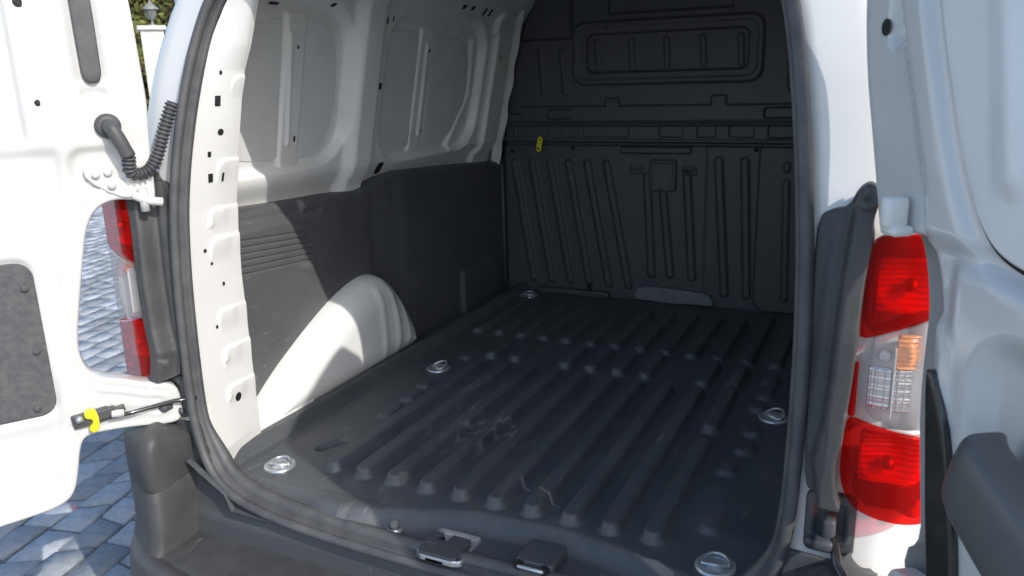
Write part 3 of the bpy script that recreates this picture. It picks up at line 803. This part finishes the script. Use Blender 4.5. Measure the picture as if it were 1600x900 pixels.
def tail_lamp(s):
    u1 = LD[-1] - .01
    ed = [(U0(.760), .682), (U0(.752), .66), (U0(.747), .59), (U0(.745), .49), (U0(.740), .41), (U0(.732), .33), (U0(.738), .278), (U0(.770), .243)]
    outl = [(u1, .675)] + [(u1 * .6, .685)] + ed + [(u1 * .55, .236), (u1, .255)]
    outl = chaikin(outl, 2)
    base = sheet("tail_lamp", outl, .008, lampW(s, .055), REFL, van, thick=.03, rnd=.004,
                 h=lambda u, v: .040 * ss((u - .115) / .03) + .010 * np.cos((v - .45) * 22) * inside(rrect(u, v, .11, .45, .2, .17, .02), .02)
                                - .018 * inside(rrect(u, v, .075, .59, .03, .04, .02), .015) - .015 * inside(rrect(u, v, .06, .33, .03, .04, .02), .015))
    base['label'] = 'red and clear tail lamp'
    # lens pieces: slanted split lines
    def clip(P, f):          # keep points where f(u, v) >= 0 by sliding along v
        return np.array([p if f(p) >= 0 else (p[0], p[1]) for p in P])
    def band(lo, hi):
        Q = resample(outl, 220, closed=True); out = []
        for (u, v) in Q: out.append((u, min(max(v, lo(u)), hi(u))))
        return np.array(out)
    sl1 = lambda u: .522 + .42 * max(0, min(u - .03, .10))
    sl2 = lambda u: .402 - .02 * max(0, min(u - .03, .10)) / .1
    big = lambda u: 9
    small = lambda u: -9
    def clear_l(Q):          # clear block leaves a red margin at the inner edge
        return np.array([(max(u, .0285), v) for u, v in Q])
    W = lampW(s, 0)
    sheet("red_lens", band(lambda u: sl1(u) + .0015, big), .006, W, REDL, base, thick=.004, rnd=.004)
    sheet("red_lens", band(small, lambda u: sl2(u) - .0015), .006, W, REDL, base, thick=.004, rnd=.004)
    Q = band(lambda u: sl2(u), lambda u: sl1(u)); 
    sheet("clear_lens", chaikin(clear_l(Q), 1), .006, W, CLEARL, base, thick=.004, rnd=.003)
    strip = np.array([(min(u, .0280), v) for u, v in band(lambda u: sl2(u), lambda u: sl1(u))])
    sheet("red_lens_margin", strip, .003, W, REDL, base, thick=.004, rnd=.001)
    # dark red inner frame along the top, down the inner edge and above the clear block
    W2 = lampW(s, .016)
    inner = chaikin([(u1, .648), (.055, .648), (.042, .64), (.037, .60), (.033, .545), (.05, .543), (.13, .577), (u1, .577)], 1)
    sheet("lens_frame", chaikin([(u1, .676), (.05, .680), (.030, .664), (.024, .60), (.022, .535), (.06, .535), (.13, .565), (u1, .565)], 1), .004, W2, DREDL, base, thick=.012, rnd=.002, holes=[inner])
    sheet("lens_frame", [(.025, .30), (u1, .286), (u1, .262), (.055, .256), (.03, .272)], .005, W2, DREDL, base, thick=.012, rnd=.002)
    # reflector bowls and bulbs behind the red lens
    def bowl(cu, cv, ru, rv):
        def hb(u, v):
            q = ((u - cu) / ru) ** 2 + ((v - cv) / rv) ** 2
            return .022 * np.clip(q, 0, 1) - .022 + .0022 * np.sin(v * 700)
        b_ = sheet("reflector", rpoly(cu, cv, ru, rv, ru * .25), .0025, lampW(s, .018), REFL, base, thick=.004, rnd=.002, h=hb)
    bowl(.094, .604, .056, .042); bowl(.090, .338, .056, .046)
    for cu, cv in ((.092, .606), (.082, .33)):
        Wb = lampW(s, .030); c_ = Wb(np.array([cu]), np.array([cv]), np.array([0.]))[0]
        lathe("bulb", [(.004, -.004), (.010, .0), (.0115, .008), (.008, .015), (.0004, .018)], c_, (s * .25, -1, 0), STEEL, base, 14)
    # reflectors behind the clear block
    W3 = lampW(s, .040)
    def fac(u, v): return .006 * np.abs(np.sin(u * 520)) * np.abs(np.sin(v * 520))
    r1 = sheet("reflector", rpoly(.054, .440, .022, .033, .004), .0025, W3, CHROME, base, thick=.01, rnd=.002, h=fac)
    r2 = sheet("reflector", rpoly(.110, .438, .030, .034, .004), .0025, W3, CHROME, base, thick=.01, rnd=.002, h=fac)
    W4 = lampW(s, .034)
    sheet("amber_reflector", rpoly(.112, .501, .030, .026, .005), .0025, W4, AMBER, base, thick=.01, rnd=.002, h=lambda u, v: .0035 * np.sin(v * 900) + .01 * inside(rrect(u, v, .107, .5, .012, .012, .012), .01))
    sheet("bulb_socket", rpoly(.060, .492, .013, .008, .006), .003, W4, STEEL, base, thick=.012, rnd=.003)
    pass
    sheet("divider", rpoly(.0785, .455, .0012, .055, .001), .002, lampW(s, .018), PAINT_IN, base, thick=.02, rnd=.0)
    return base
for s in (-1, 1): tail_lamp(s)

# --- black bezels beside the lamps
def bezel(s):
    out = [(.686, .262), (.682, .36), (.676, .50), (.674, .62), (.676, .692), (.695, .703), (.718, .708), (.728, .738), (.742, .748), (.756, .742), (.758, .72), (.752, .695), (.757, .668), (.749, .62), (.746, .55), (.744, .47), (.738, .38), (.728, .32), (.735, .27), (.745, .25), (.72, .25), (.70, .255)]
    def h(u, v):
        xi = np.interp(v, [.25, .32, .38, .47, .55, .62, .68, .75], [.735, .724, .735, .741, .744, .747, .752, .76])
        d = xi - u
        r = .044 * ss((.034 - d) / .012) + .008 * ss((.062 - d) / .02)
        r += .010 * inside(np.hypot(u - .743, v - .728) - .016, .004) - .006 * inside(np.hypot(u - .745, v - .728) - .006, .002)
        r *= ss((.75 - v) / .02) * .5 + .5
        return r
    def W(u, v, hh): return np.stack([s * u, rakeY(v) - .008 - hh, v], 1)
    sheet("lamp_bezel", chaikin(out, 1), .0035, W, BUMP_M, van, h=h, thick=.03, rnd=.004)
for s in (-1, 1): bezel(s)

# --- bumper and its corners
def bumper():
    path = [(-.885, .30), (-.88, .06), (-.855, -.045), (-.79, -.115), (-.68, -.160), (-.50, -.188), (-.25, -.205), (0, -.21), (.25, -.205), (.50, -.188), (.68, -.160), (.79, -.115), (.855, -.045), (.88, .06), (.885, .30)]
    P = resample(chaikin(path, 3, closed=False), 110)
    T = np.gradient(P, axis=0); T /= np.linalg.norm(T, axis=1)[:, None]; N = np.stack([T[:, 1], -T[:, 0]], 1)
    prof = [(-.25, -.135), (-.22, -.133), (-.10, -.138), (-.055, -.141), (-.047, -.146), (-.040, -.143), (-.030, -.139), (-.016, -.139), (-.006, -.145), (0, -.158), (.006, -.20), (.010, -.27), (.004, -.34), (-.012, -.42), (-.05, -.46), (-.16, -.47)]
    prof = chaikin(prof, 2, closed=False)
    rows = []
    for o, z in prof:
        q = P + N * o
        if o < -.1: q[:, 1] = np.maximum(q[:, 1], -.2); q[:, 0] = np.clip(q[:, 0], -.76, .76)
        rows.append(np.stack([q[:, 0], q[:, 1], np.full(len(q), z)], 1))
    b = grid("rear_bumper", np.array(rows), BUMP_M, van)
    return b
bmp = bumper()
def bumper_corner(s):
    # plan outlines (x, y) at each height, for the right side, mirrored by s
    def plan(g, top):
        return chaikin([(.680 - g * .3, .06), (.680 - g * .3, -.03 - g * .2), (.680, -.088 - g), (.690, -.102 - g), (.712, -.103 - g), (.724, -.098 - g), (.815 + g * .3, -.062 - g * .5), (.885 + g * .5, .0), (.905 + g * .5, .13), (.905, .26), (.72, .26)], 2)
    def ring(g, z, dz): 
        Q = plan(g, 0); return np.stack([s * Q[:, 0], Q[:, 1], z + dz * (Q[:, 1] - .0)], 1)
    c = lambda R, f: (R - R.mean(0)) * [f, f, 1] + R.mean(0)
    R = [ring(.022, -.15, 0), ring(.006, -.125, 0), ring(.0, -.09, 0), ring(-.001, .018, .1), ring(-.004, .021, .1)]
    o1 = grid("bumper_corner", np.array(R), BUMP_M, bmp, close_u=True, flip=(s < 0))
    R = [ring(-.004, .0215, .1), ring(.0005, .025, .1), ring(-.001, .085, .0), ring(-.004, .102, -.08)]
    top = ring(-.007, .112, -.16); R.append(c(top, .985)); R.append(c(ring(-.010, .119, -.22), .93)); R.append(c(ring(-.010, .127, -.24), .75)); R.append(c(ring(-.01, .134, -.26), .4)); R.append(c(ring(-.01, .137, -.27), .02))
    grid("corner_cap", np.array(R), BUMP_M, o1, close_u=True, flip=(s < 0))
for s in (-1, 1): bumper_corner(s)
# black cover under the sill, between bumper and seal
def sill_cover():
    pts = [(-.80, .13), (-.80, -.16), (.80, -.16), (.80, .13), (.648, .14), (.624, .06), (.570, .002), (.475, -.030), (.3, -.043), (0, -.048), (-.3, -.043), (-.475, -.030), (-.570, .002), (-.624, .06), (-.648, .14)]
    def W(u, v, h): return np.stack([u, rakeY(v) - .004 - h, v], 1)
    sheet("sill_cover", pts, .010, W, BLACK, van, thick=.02, rnd=.003, h=lambda u, v: .008 * ss((-.07 - v) / .02))
sill_cover()

# --- rear doors
TH = math.radians(32)
DL = dict(O=np.array((-.71, 0, 0.)), U=np.array((-math.sin(TH), -math.cos(TH), 0)), V=np.array((0, 0, 1.)), N=np.array((math.cos(TH), -math.sin(TH), 0)))
DR = dict(O=np.array((.735, 0, 0.)), U=np.array((math.sin(TH), -math.cos(TH), 0)), V=np.array((0, 0, 1.)), N=np.array((-math.cos(TH), -math.sin(TH), 0)))
def fr(D, off=0): return (D['O'] + D['N'] * off, D['U'], D['V'], D['N'])
def at(D, u, v, h): return D['O'] + D['U'] * u + D['V'] * v + D['N'] * h

OUT_L = [(.64, -.012), (.45, -.008), (.372, -.003), (.299, .002), (.255, .008), (.224, .026), (.208, .076), (.196, .135), (.183, .157), (.161, .161), (.109, .158), (.062, .152), (.0, .141), (-.025, .15), (-.026, .225), (.0, .245), (.045, .255), (.085, .274), (.129, .286),
         (.157, .312), (.167, .363), (.150, .454), (.131, .537), (.113, .618), (.09, .659), (.061, .674), (.03, .676), (-.015, .664), (-.034, .660), (-.036, .727), (-.038, .80), (-.044, .877), (-.041, .95), (-.037, 1.084), (-.028, 1.17), (.01, 1.22), (.10, 1.235), (.62, 1.235), (.65, 1.20), (.65, .02)]
LCR = ([.0, .30, .36, .45, .55, .70, .80, .95, 1.25], [.235, .215, .182, .168, .155, .135, .19, .187, .19])
def door_l_h(u, v):
    xc = np.interp(v, [.05, .20, .344, .54, .70, .78], [.25, .215, .195, .168, .137, .135])
    h = -.010 * ss((u - xc) / .016) * ss((.80 - v) / .03) * ss((v - .03) / .03)
    h -= .016 * ss((u - .185) / .012) * ss((v - .80) / .016)
    h += .007 * np.exp(-((u - .115) / .028) ** 2) * ss((v - .74) / .06) - .005 * np.exp(-((u - .0) / .022) ** 2) * ss((v - .74) / .05)
    h += .006 * inside(rrect(u, v, .40, .40, .20, .20, .05), .02)                        # frame round the pocket panel
    h -= .009 * inside(rrect(u, v, .40, .395, .178, .176, .035), .006)
    h -= .014 * inside(cap(u, v, (.054, .935), (.054, 1.25), .028), .012)                # channel of the black strip
    h -= .020 * inside(cap(u, v, (.044, .897), (.064, .897), .010), .010)
    h -= .010 * inside(rrect(u, v, .072, .745, .050, .042, .03), .008) * ss((.80 - v) / .02)   # hinge seat
    h += .004 * inside(rrect(u, v, .30, .70, .12, .08, .06), .03)
    h -= .004 * inside(np.abs(polysd(u, v, POLY_L)[0] + .040) - .003, .003) * (v < .25)
    sdp = polysd(u, v, POLY_L)[0]
    h -= .0030 * inside(np.abs(sdp + .020) - .0022, .002)                                  # hem line
    h += .0016 * inside(np.abs(sdp + .027) - .003, .003)                                   # sealer bead
    return h
POLY_L = chaikin(OUT_L, 2)
def rear_door_left():
    D = DL
    d = sheet("rear_door", POLY_L, .0065, fr(D), PAINT, van, h=door_l_h, thick=.030, rnd=.006)
    d['label'] = 'sunlit left rear door swung open'
    # outer skin
    O2 = np.array(POLY_L)
    sheet("outer_skin", O2, .02, (D['O'] - D['N'] * .050, D['U'], D['V'], -D['N']), PAINT, d, thick=.022, rnd=.004)
    p = sheet("door_pocket_panel", rpoly(.395, .395, .172, .170, .034), .008, fr(D, -.0065), FELT, d, thick=.01, rnd=.004)
    for (u, v) in ((.243, .510), (.243, .372), (.262, .245)):
        lathe("panel_clip", [(.008, 0), (.007, .004), (.003, .006), (.0004, .006)], at(D, u, v, -.006), D['N'], FELT, p, 14)
    sheet("rubber_insert", chaikin([(.036, 1.232), (.034, .95), (.038, .925), (.054, .917), (.070, .925), (.074, .95), (.076, 1.232)], 1), .006, fr(D, -.002), RUB, d, thick=.012, rnd=.004)
    for u, v, r in ((.159, .884, .007), (.163, 1.076, .010)):
        lathe("fixing_hole", [(r, .0), (r * .7, .0003), (.0003, .0004)], at(D, u, v, .0006), D['N'], DARK, d, 14)
    # upper hinge: plate with bolt heads and arm to the body
    hp = sheet("door_hinge", chaikin([(.100, .752), (.052, .748), (.030, .72), (.008, .690), (.016, .676), (.045, .684), (.098, .722)], 1), .004, fr(D, .004), PAINT, d, thick=.012, rnd=.003)
    for u, v in ((.078, .733), (.054, .736), (.050, .708)):
        lathe("hinge_bolt", [(.0085, 0), (.0085, .005), (.005, .0075), (.0004, .008)], at(D, u, v, .004), D['N'], PAINT, hp, 12)
    a, b = at(D, .012, .684, .006), np.array((-.675, .030, .664))
    mid = (a + b) / 2 + np.array((0, -.006, -.004))
    tube("hinge_arm", chaikin([a, mid, b], 2, closed=False), .010, PAINT, hp, 8)
    join_bm("hinge_pivot", [('c', Vector(at(D, -.008, .672, .010)), .010, .05, (0, 0, 1))], PAINT, hp, True)
    # harness boot: grommet, elbow and bellows down to the pillar
    g = lathe("harness_boot", [(.026, -.002), (.026, .006), (.022, .012), (.018, .014), (.012, .014)], at(D, .040, .832, 0), D['N'], RUB, d, 22)
    e0 = at(D, .040, .832, .008); e1 = at(D, .038, .832, .028); e2 = at(D, .026, .806, .034); e3 = at(D, .012, .768, .030); 
    f0 = e3; f1 = np.array((-.705, -.020, .728)); f2 = np.array((-.690, .015, .728)); f3 = np.array((-.680, .038, .760)); f4 = np.array((-.668, .055, .82)); f5 = np.array((-.658, .078, .875))
    tube("boot_elbow", resample(chaikin([e0, e1, e2, e3], 3, closed=False), 16), [.0145] * 14 + [.0150, .0150], RUB, g, 16)
    bp = resample(chaikin([e3, f1, f2, f3, f4, f5], 3, closed=False), 240)
    rr = .0125 + .0026 * np.sin(np.linspace(0, 26 * 2 * np.pi, 240))
    tube("boot_bellows", bp, rr, RUB, g, 14)
    # check strap: clip, yellow lever and rod
    cb = join_bm("check_strap", [('b', (0, 0, 0), (.075, .032, .010)), ('b', (-.030, .002, .006), (.04, .024, .014)), ('b', (-.055, .002, .006), (.03, .016, .012))], BUMP_M, d, bevel=.003,
                 mw=Matrix.Translation(at(D, .165, .203, .006)) @ Matrix((D['U'], D['V'], D['N'])).transposed().to_4x4() @ Matrix.Rotation(-.10, 4, 'Z'))
    lathe("strap_bolt", [(.008, 0), (.008, .005), (.0004, .007)], at(D, .188, .206, .011), D['N'], STEEL, cb, 14)
    y = sheet("yellow_lever", chaikin([(.178, .223), (.158, .227), (.150, .212), (.150, .190), (.156, .170), (.170, .172), (.174, .184), (.163, .192), (.164, .203), (.178, .206)], 2), .0035, fr(D, .020), YEL, cb, thick=.012, rnd=.003)
    y['label'] = 'yellow lever of the door check strap'
    tube("strap_rod", [at(D, .13, .198, .016), at(D, .085, .198, .018), np.array((-.70, .0, .20)), np.array((-.655, .03, .205))], .0052, GLOSSB, cb, 8)
    tube("strap_rod", [at(D, .125, .205, .016), at(D, .100, .202, .017)], .0095, PAINT, cb, 8)
    return d
rear_door_left()

OUT_R = [(.56, -.012), (.33, -.003), (.28, .002), (.25, .012), (.236, .035), (.232, .08), (.222, .14), (.20, .16), (.17, .165), (.145, .17), (.135, .20), (.145, .24), (.17, .245), (.215, .258), (.250, .29), (.240, .343), (.224, .43), (.206, .525),
         (.199, .607), (.184, .666), (.162, .702), (.12, .703), (.06, .694), (.047, .697), (.040, .717), (.025, .765), (.006, .826), (-.012, .88), (-.026, .94), (-.034, .996), (-.036, 1.1), (-.028, 1.17), (.01, 1.27), (.10, 1.30), (.54, 1.30), (.57, 1.27), (.57, .02)]  # top edge set high, out of view, to throw shade on the arch
POLY_R = chaikin(OUT_R, 2)
GAPR = chaikin([(.10, 1.16), (.128, 1.02), (.142, .968), (.170, .893), (.197, .826), (.226, .768), (.256, .724), (.292, .700), (.36, .690), (.50, .690), (.53, .72), (.53, 1.14), (.50, 1.17), (.13, 1.18)], 2)
def door_r_h(u, v):
    h = np.zeros_like(u)
    xs = np.interp(v, [.70, .76, .99, 1.2], [.15, .139, .048, .0])
    h += .012 * ss((u - xs) / .022) * ss((v - .69) / .03)                          # lug step: crease beside the hinge strip
    h += .012 * ss((u - .205) / .03) * ss((.70 - v) / .03)
    gs = polysd(u, v, GAPR)[0]
    h -= .010 * inside(gs - .018, .010)
    h += .016 * inside(cap(u, v, (.215, 1.0), (.285, .80), .022), .016) * 0
    h -= .016 * inside(rrect(u, v, .40, .50, .115, .115, .05), .02)
    h += .010 * inside(cap(u, v, (.205, .60), (.225, .50), .014), .012)
    h -= .012 * inside(cap(u, v, (.052, .945), (.048, 1.1), .014), .005)          # slot beside the crease
    return h
def rear_door_right():
    D = DR
    d = sheet("rear_door", POLY_R, .0065, fr(D), PAINT, van, h=door_r_h, thick=.030, rnd=.006)
    d['label'] = 'shaded right rear door swung open, close to the camera'
    SK = np.array(POLY_R); kk = (SK[:, 1] > .24) & (SK[:, 1] < .715) & (SK[:, 0] > .03) & (SK[:, 0] < .3); SK[kk, 0] -= np.interp(SK[kk, 1], [.45, .60], [.080, .063]) * np.clip((SK[kk, 0] - .03) / .08, 0, 1)  # lamp notch narrowed where unseen, to block sun reaching the floor
    sheet("outer_skin", SK, .02, (D['O'] - D['N'] * .066, D['U'], D['V'], -D['N']), PAINT, d, thick=.040, rnd=.004)
    gs = np.array(GAPR); c = gs.mean(0); 
    sheet("door_liner_panel", c + (gs - c) * .970, .008, fr(D, .008), PAINT_IN, d, thick=.012, rnd=.004, h=lambda u, v: .012 * inside(cap(u, v, (.235, 1.1), (.300, .80), .022), .020))
    o = sheet("liner_gap_shade", gs, .006, fr(D, .0035), DARK, d, thick=.006, rnd=.001)  # dark sheet put in as the shade of the gap round the liner
    # glossy black strip along the lower edge
    st = sheet("edge_strip", chaikin([(.206, .552), (.214, .560), (.226, .55), (.246, .51), (.270, .44), (.290, .36), (.304, .28), (.312, .18), (.262, .18), (.252, .29), (.238, .36), (.224, .44)], 1), .004, fr(D, .022), GLOSSB, d, thick=.02, rnd=.004)
    st['label'] = 'gloss black strip on the door edge'
    # hinge bracket by the lamp
    hp = join_bm("door_hinge", [('b', (.112, .728, .020), (.022, .040, .03)), ('b', (.112, .706, .014), (.034, .014, .03))], PAINT_IN, d, True, bevel=.006, mw=Matrix.Translation(D['O']) @ Matrix((D['U'], D['V'], D['N'])).transposed().to_4x4())
    lathe("slot_hole", [(.011, 0), (.008, .0005), (.0004, .0006)], at(D, .026, .955, .0012), D['N'], DARK, d, 12)
    # pull handle
    P = chaikin([(.326, .494, .040), (.343, .488, .052), (.39, .470, .058), (.46, .434, .056), (.55, .384, .045)], 3, closed=False)
    rows = []
    n = len(P)
    for i, (u, v, h) in enumerate(P):
        t = i / (n - 1); e = math.sqrt(max(0, 1 - max(0, (.10 - t) / .10) ** 2)); e = .72 + .28 * e
        a, b = .043 * e * (1 + .25 * t), .024 * e
        th = np.linspace(0, 2 * np.pi, 28, endpoint=False)
        cx = np.sign(np.cos(th)) * np.abs(np.cos(th)) ** .5; cz = np.sign(np.sin(th)) * np.abs(np.sin(th)) ** .5
        rows.append(np.array([at(D, u + .30 * a * x_, v + .95 * a * x_, h + b * z_ * (1.0 if z_ > 0 else 1.4)) for x_, z_ in zip(cx, cz)]))
    P0 = rows[0].mean(0); rows = [np.repeat(P0[None], 28, 0)] + rows
    hd = grid("pull_handle", np.array(rows), HANDLE, d, close_u=True)
    hd['label'] = 'dark grey pull handle of the right rear door'
    return d
rear_door_right()

# --- check strap anchors on the body
def anchors():
    for s in (-1, 1):
        k = sheet("strap_anchor", rpoly(.727, .200, .038, .052, .012), .005, (lambda u, v, h, s=s: np.stack([s * u, rakeY(v) - .006 - h, v], 1)), BLACK, van, thick=.02, rnd=.003,
                  h=lambda u, v: -.012 * inside(rrect(u, v, .728, .205, .024, .032, .008), .002) + .006 * inside(rrect(u, v, .728, .205, .029, .037, .01), .002))
        join_bm("anchor_jaw", [('b', (s * .728, .012, .200), (.018, .04, .05)), ('b', (s * .722, -.006, .185), (.028, .03, .018))], BLACK, k, True, bevel=.005)
        lathe("anchor_bolt", [(.009, 0), (.009, .004), (.0004, .006)], (s * .700, .018, .168), (0, -1, 0), BLACK, k, 12)
        if s > 0:
            tube("strap_rod", [(.735, .0, .195), (.745, -.03, .165), (.765, -.06, .15), (.80, -.10, .14)], .008, GLOSSB, k, 8)
anchors()

# ------------------------------------------------------------------ far side of the square: pillar with lantern, trees
def pt(px, py, dist):
    d = Rw.T @ np.array([(px - 800) / 1244, (py - 450) / 1244, 1.0]); d /= np.linalg.norm(d[:2]); return C0 + d * dist
g = pt(239, 60, 17.0); gx, gy = g[0], g[1]
yaw = math.atan2(gy - C0[1], gx - C0[0])
gp = empty("gate_pillar", (gx, gy, GZ), "white rendered gate pillar with a flat cap beyond the van", "pillar")
ztop = float(pt(236, 41, 17.0)[2]) - GZ
join_bm("shaft", [('b', (0, 0, (ztop - .08) / 2), (.40, .40, ztop - .08))], RENDERW, gp, bevel=.01)
join_bm("cap", [('b', (0, 0, ztop - .04), (.50, .50, .08))], RENDERW, gp, bevel=.015)
gp.rotation_euler = (0, 0, yaw)
lz = GZ + ztop
lan = empty("lantern", (gx + .04, gy, lz), "small dark post lantern standing on the white gate pillar", "lantern")
lathe("stem", [(.07, 0), (.07, .02), (.025, .04), (.02, .10), (.06, .12)], (0, 0, 0), (0, 0, 1), IRON, lan, 12)
lathe("lantern_glass", [(.06, .12), (.11, .30)], (0, 0, 0), (0, 0, 1), GLASS_L, lan, 6)
lathe("roof", [(.15, .29), (.15, .31), (.08, .38), (.03, .41), (.02, .45), (.001, .46)], (0, 0, 0), (0, 0, 1), IRON, lan, 6)
for k in range(6):
    a = k * math.pi / 3
    tube("frame_bar", [(.06 * math.cos(a), .06 * math.sin(a), .12), (.11 * math.cos(a), .11 * math.sin(a), .30)], .008, IRON, lan, 5)

def crown(name, c, rad, n, size, m, parent, seed):
    r = np.random.default_rng(seed)
    ncl = max(10, n // 60); cl = r.normal(size=(ncl, 3)); cl /= np.linalg.norm(cl, axis=1)[:, None]; cl *= (r.random((ncl, 1)) ** .4) * np.array(rad)
    k = r.integers(0, ncl, n); p = cl[k] + r.normal(size=(n, 3)) * np.array(rad) * .16
    a = r.normal(size=(n, 3)); a /= np.linalg.norm(a, axis=1)[:, None]; b = np.cross(a, r.normal(size=(n, 3))); b /= np.linalg.norm(b, axis=1)[:, None]
    sz = size * (.6 + .8 * r.random((n, 1)))
    V = np.stack([p - a * sz, p + b * sz * .45, p + a * sz, p - b * sz * .45], 1) + np.array(c)
    F = np.arange(4 * n).reshape(n, 4)
    o = arrays(name, V.reshape(-1, 3), F, m, parent, smooth=False); o['kind'] = 'stuff'; return o
def tree(loc, h, rad, label, seed, m, n=5000):
    t = empty("tree", loc, label, "tree", "trees beyond the square")
    r = random.Random(seed)
    lean_ = r.uniform(-.3, .3)
    P = [(0, 0, -.1), (.05, .02, h * .25), (lean_ * .5, .05, h * .5), (lean_, 0, h * .8)]
    tr = tube("trunk", resample(chaikin(P, 2, closed=False), 12), np.linspace(.16, .05, 12), BARK, t, 9)
    for k in range(6):
        a = r.uniform(0, 6.28); z0 = h * r.uniform(.3, .6); L = rad[0] * r.uniform(.5, .9)
        tube("limb", [(lean_ * .5, 0, z0), (lean_ * .5 + .5 * L * math.cos(a), .5 * L * math.sin(a), z0 + .45 * L), (lean_ * .5 + L * math.cos(a), L * math.sin(a), z0 + .75 * L)], [.06, .04, .02], BARK, tr, 6)
    crown("crown", (lean_, 0, h * .68), rad, n, .10, m, t, seed)
def tloc(px, dist):
    q = pt(px, 100, dist); return (q[0], q[1], GZ)
tree(tloc(238, 21), 5.6, (2.0, 2.0, 2.3), "green leafy tree right behind the white gate pillar", 3, LEAF, 7000)
tree(tloc(205, 23), 5.0, (2.0, 2.0, 2.2), "yellowing tree left of the one behind the gate pillar", 5, LEAF2, 6000)
tree(tloc(300, 24), 6.2, (2.3, 2.3, 2.6), "tall tree right of the gate pillar, mostly hidden by the van", 8, LEAF, 6000)
tree(tloc(100, 22), 5.4, (2.2, 2.2, 2.4), "tree farthest left, hidden behind the open left door", 11, LEAF, 6000)
hd = empty("hedge", tloc(225, 22.5), "low dry hedge below the trees beyond the square", "hedge")
crown("foliage", (0, 0, .9), (3.5, 1.2, 1.0), 7000, .09, LEAF2, hd, 21)
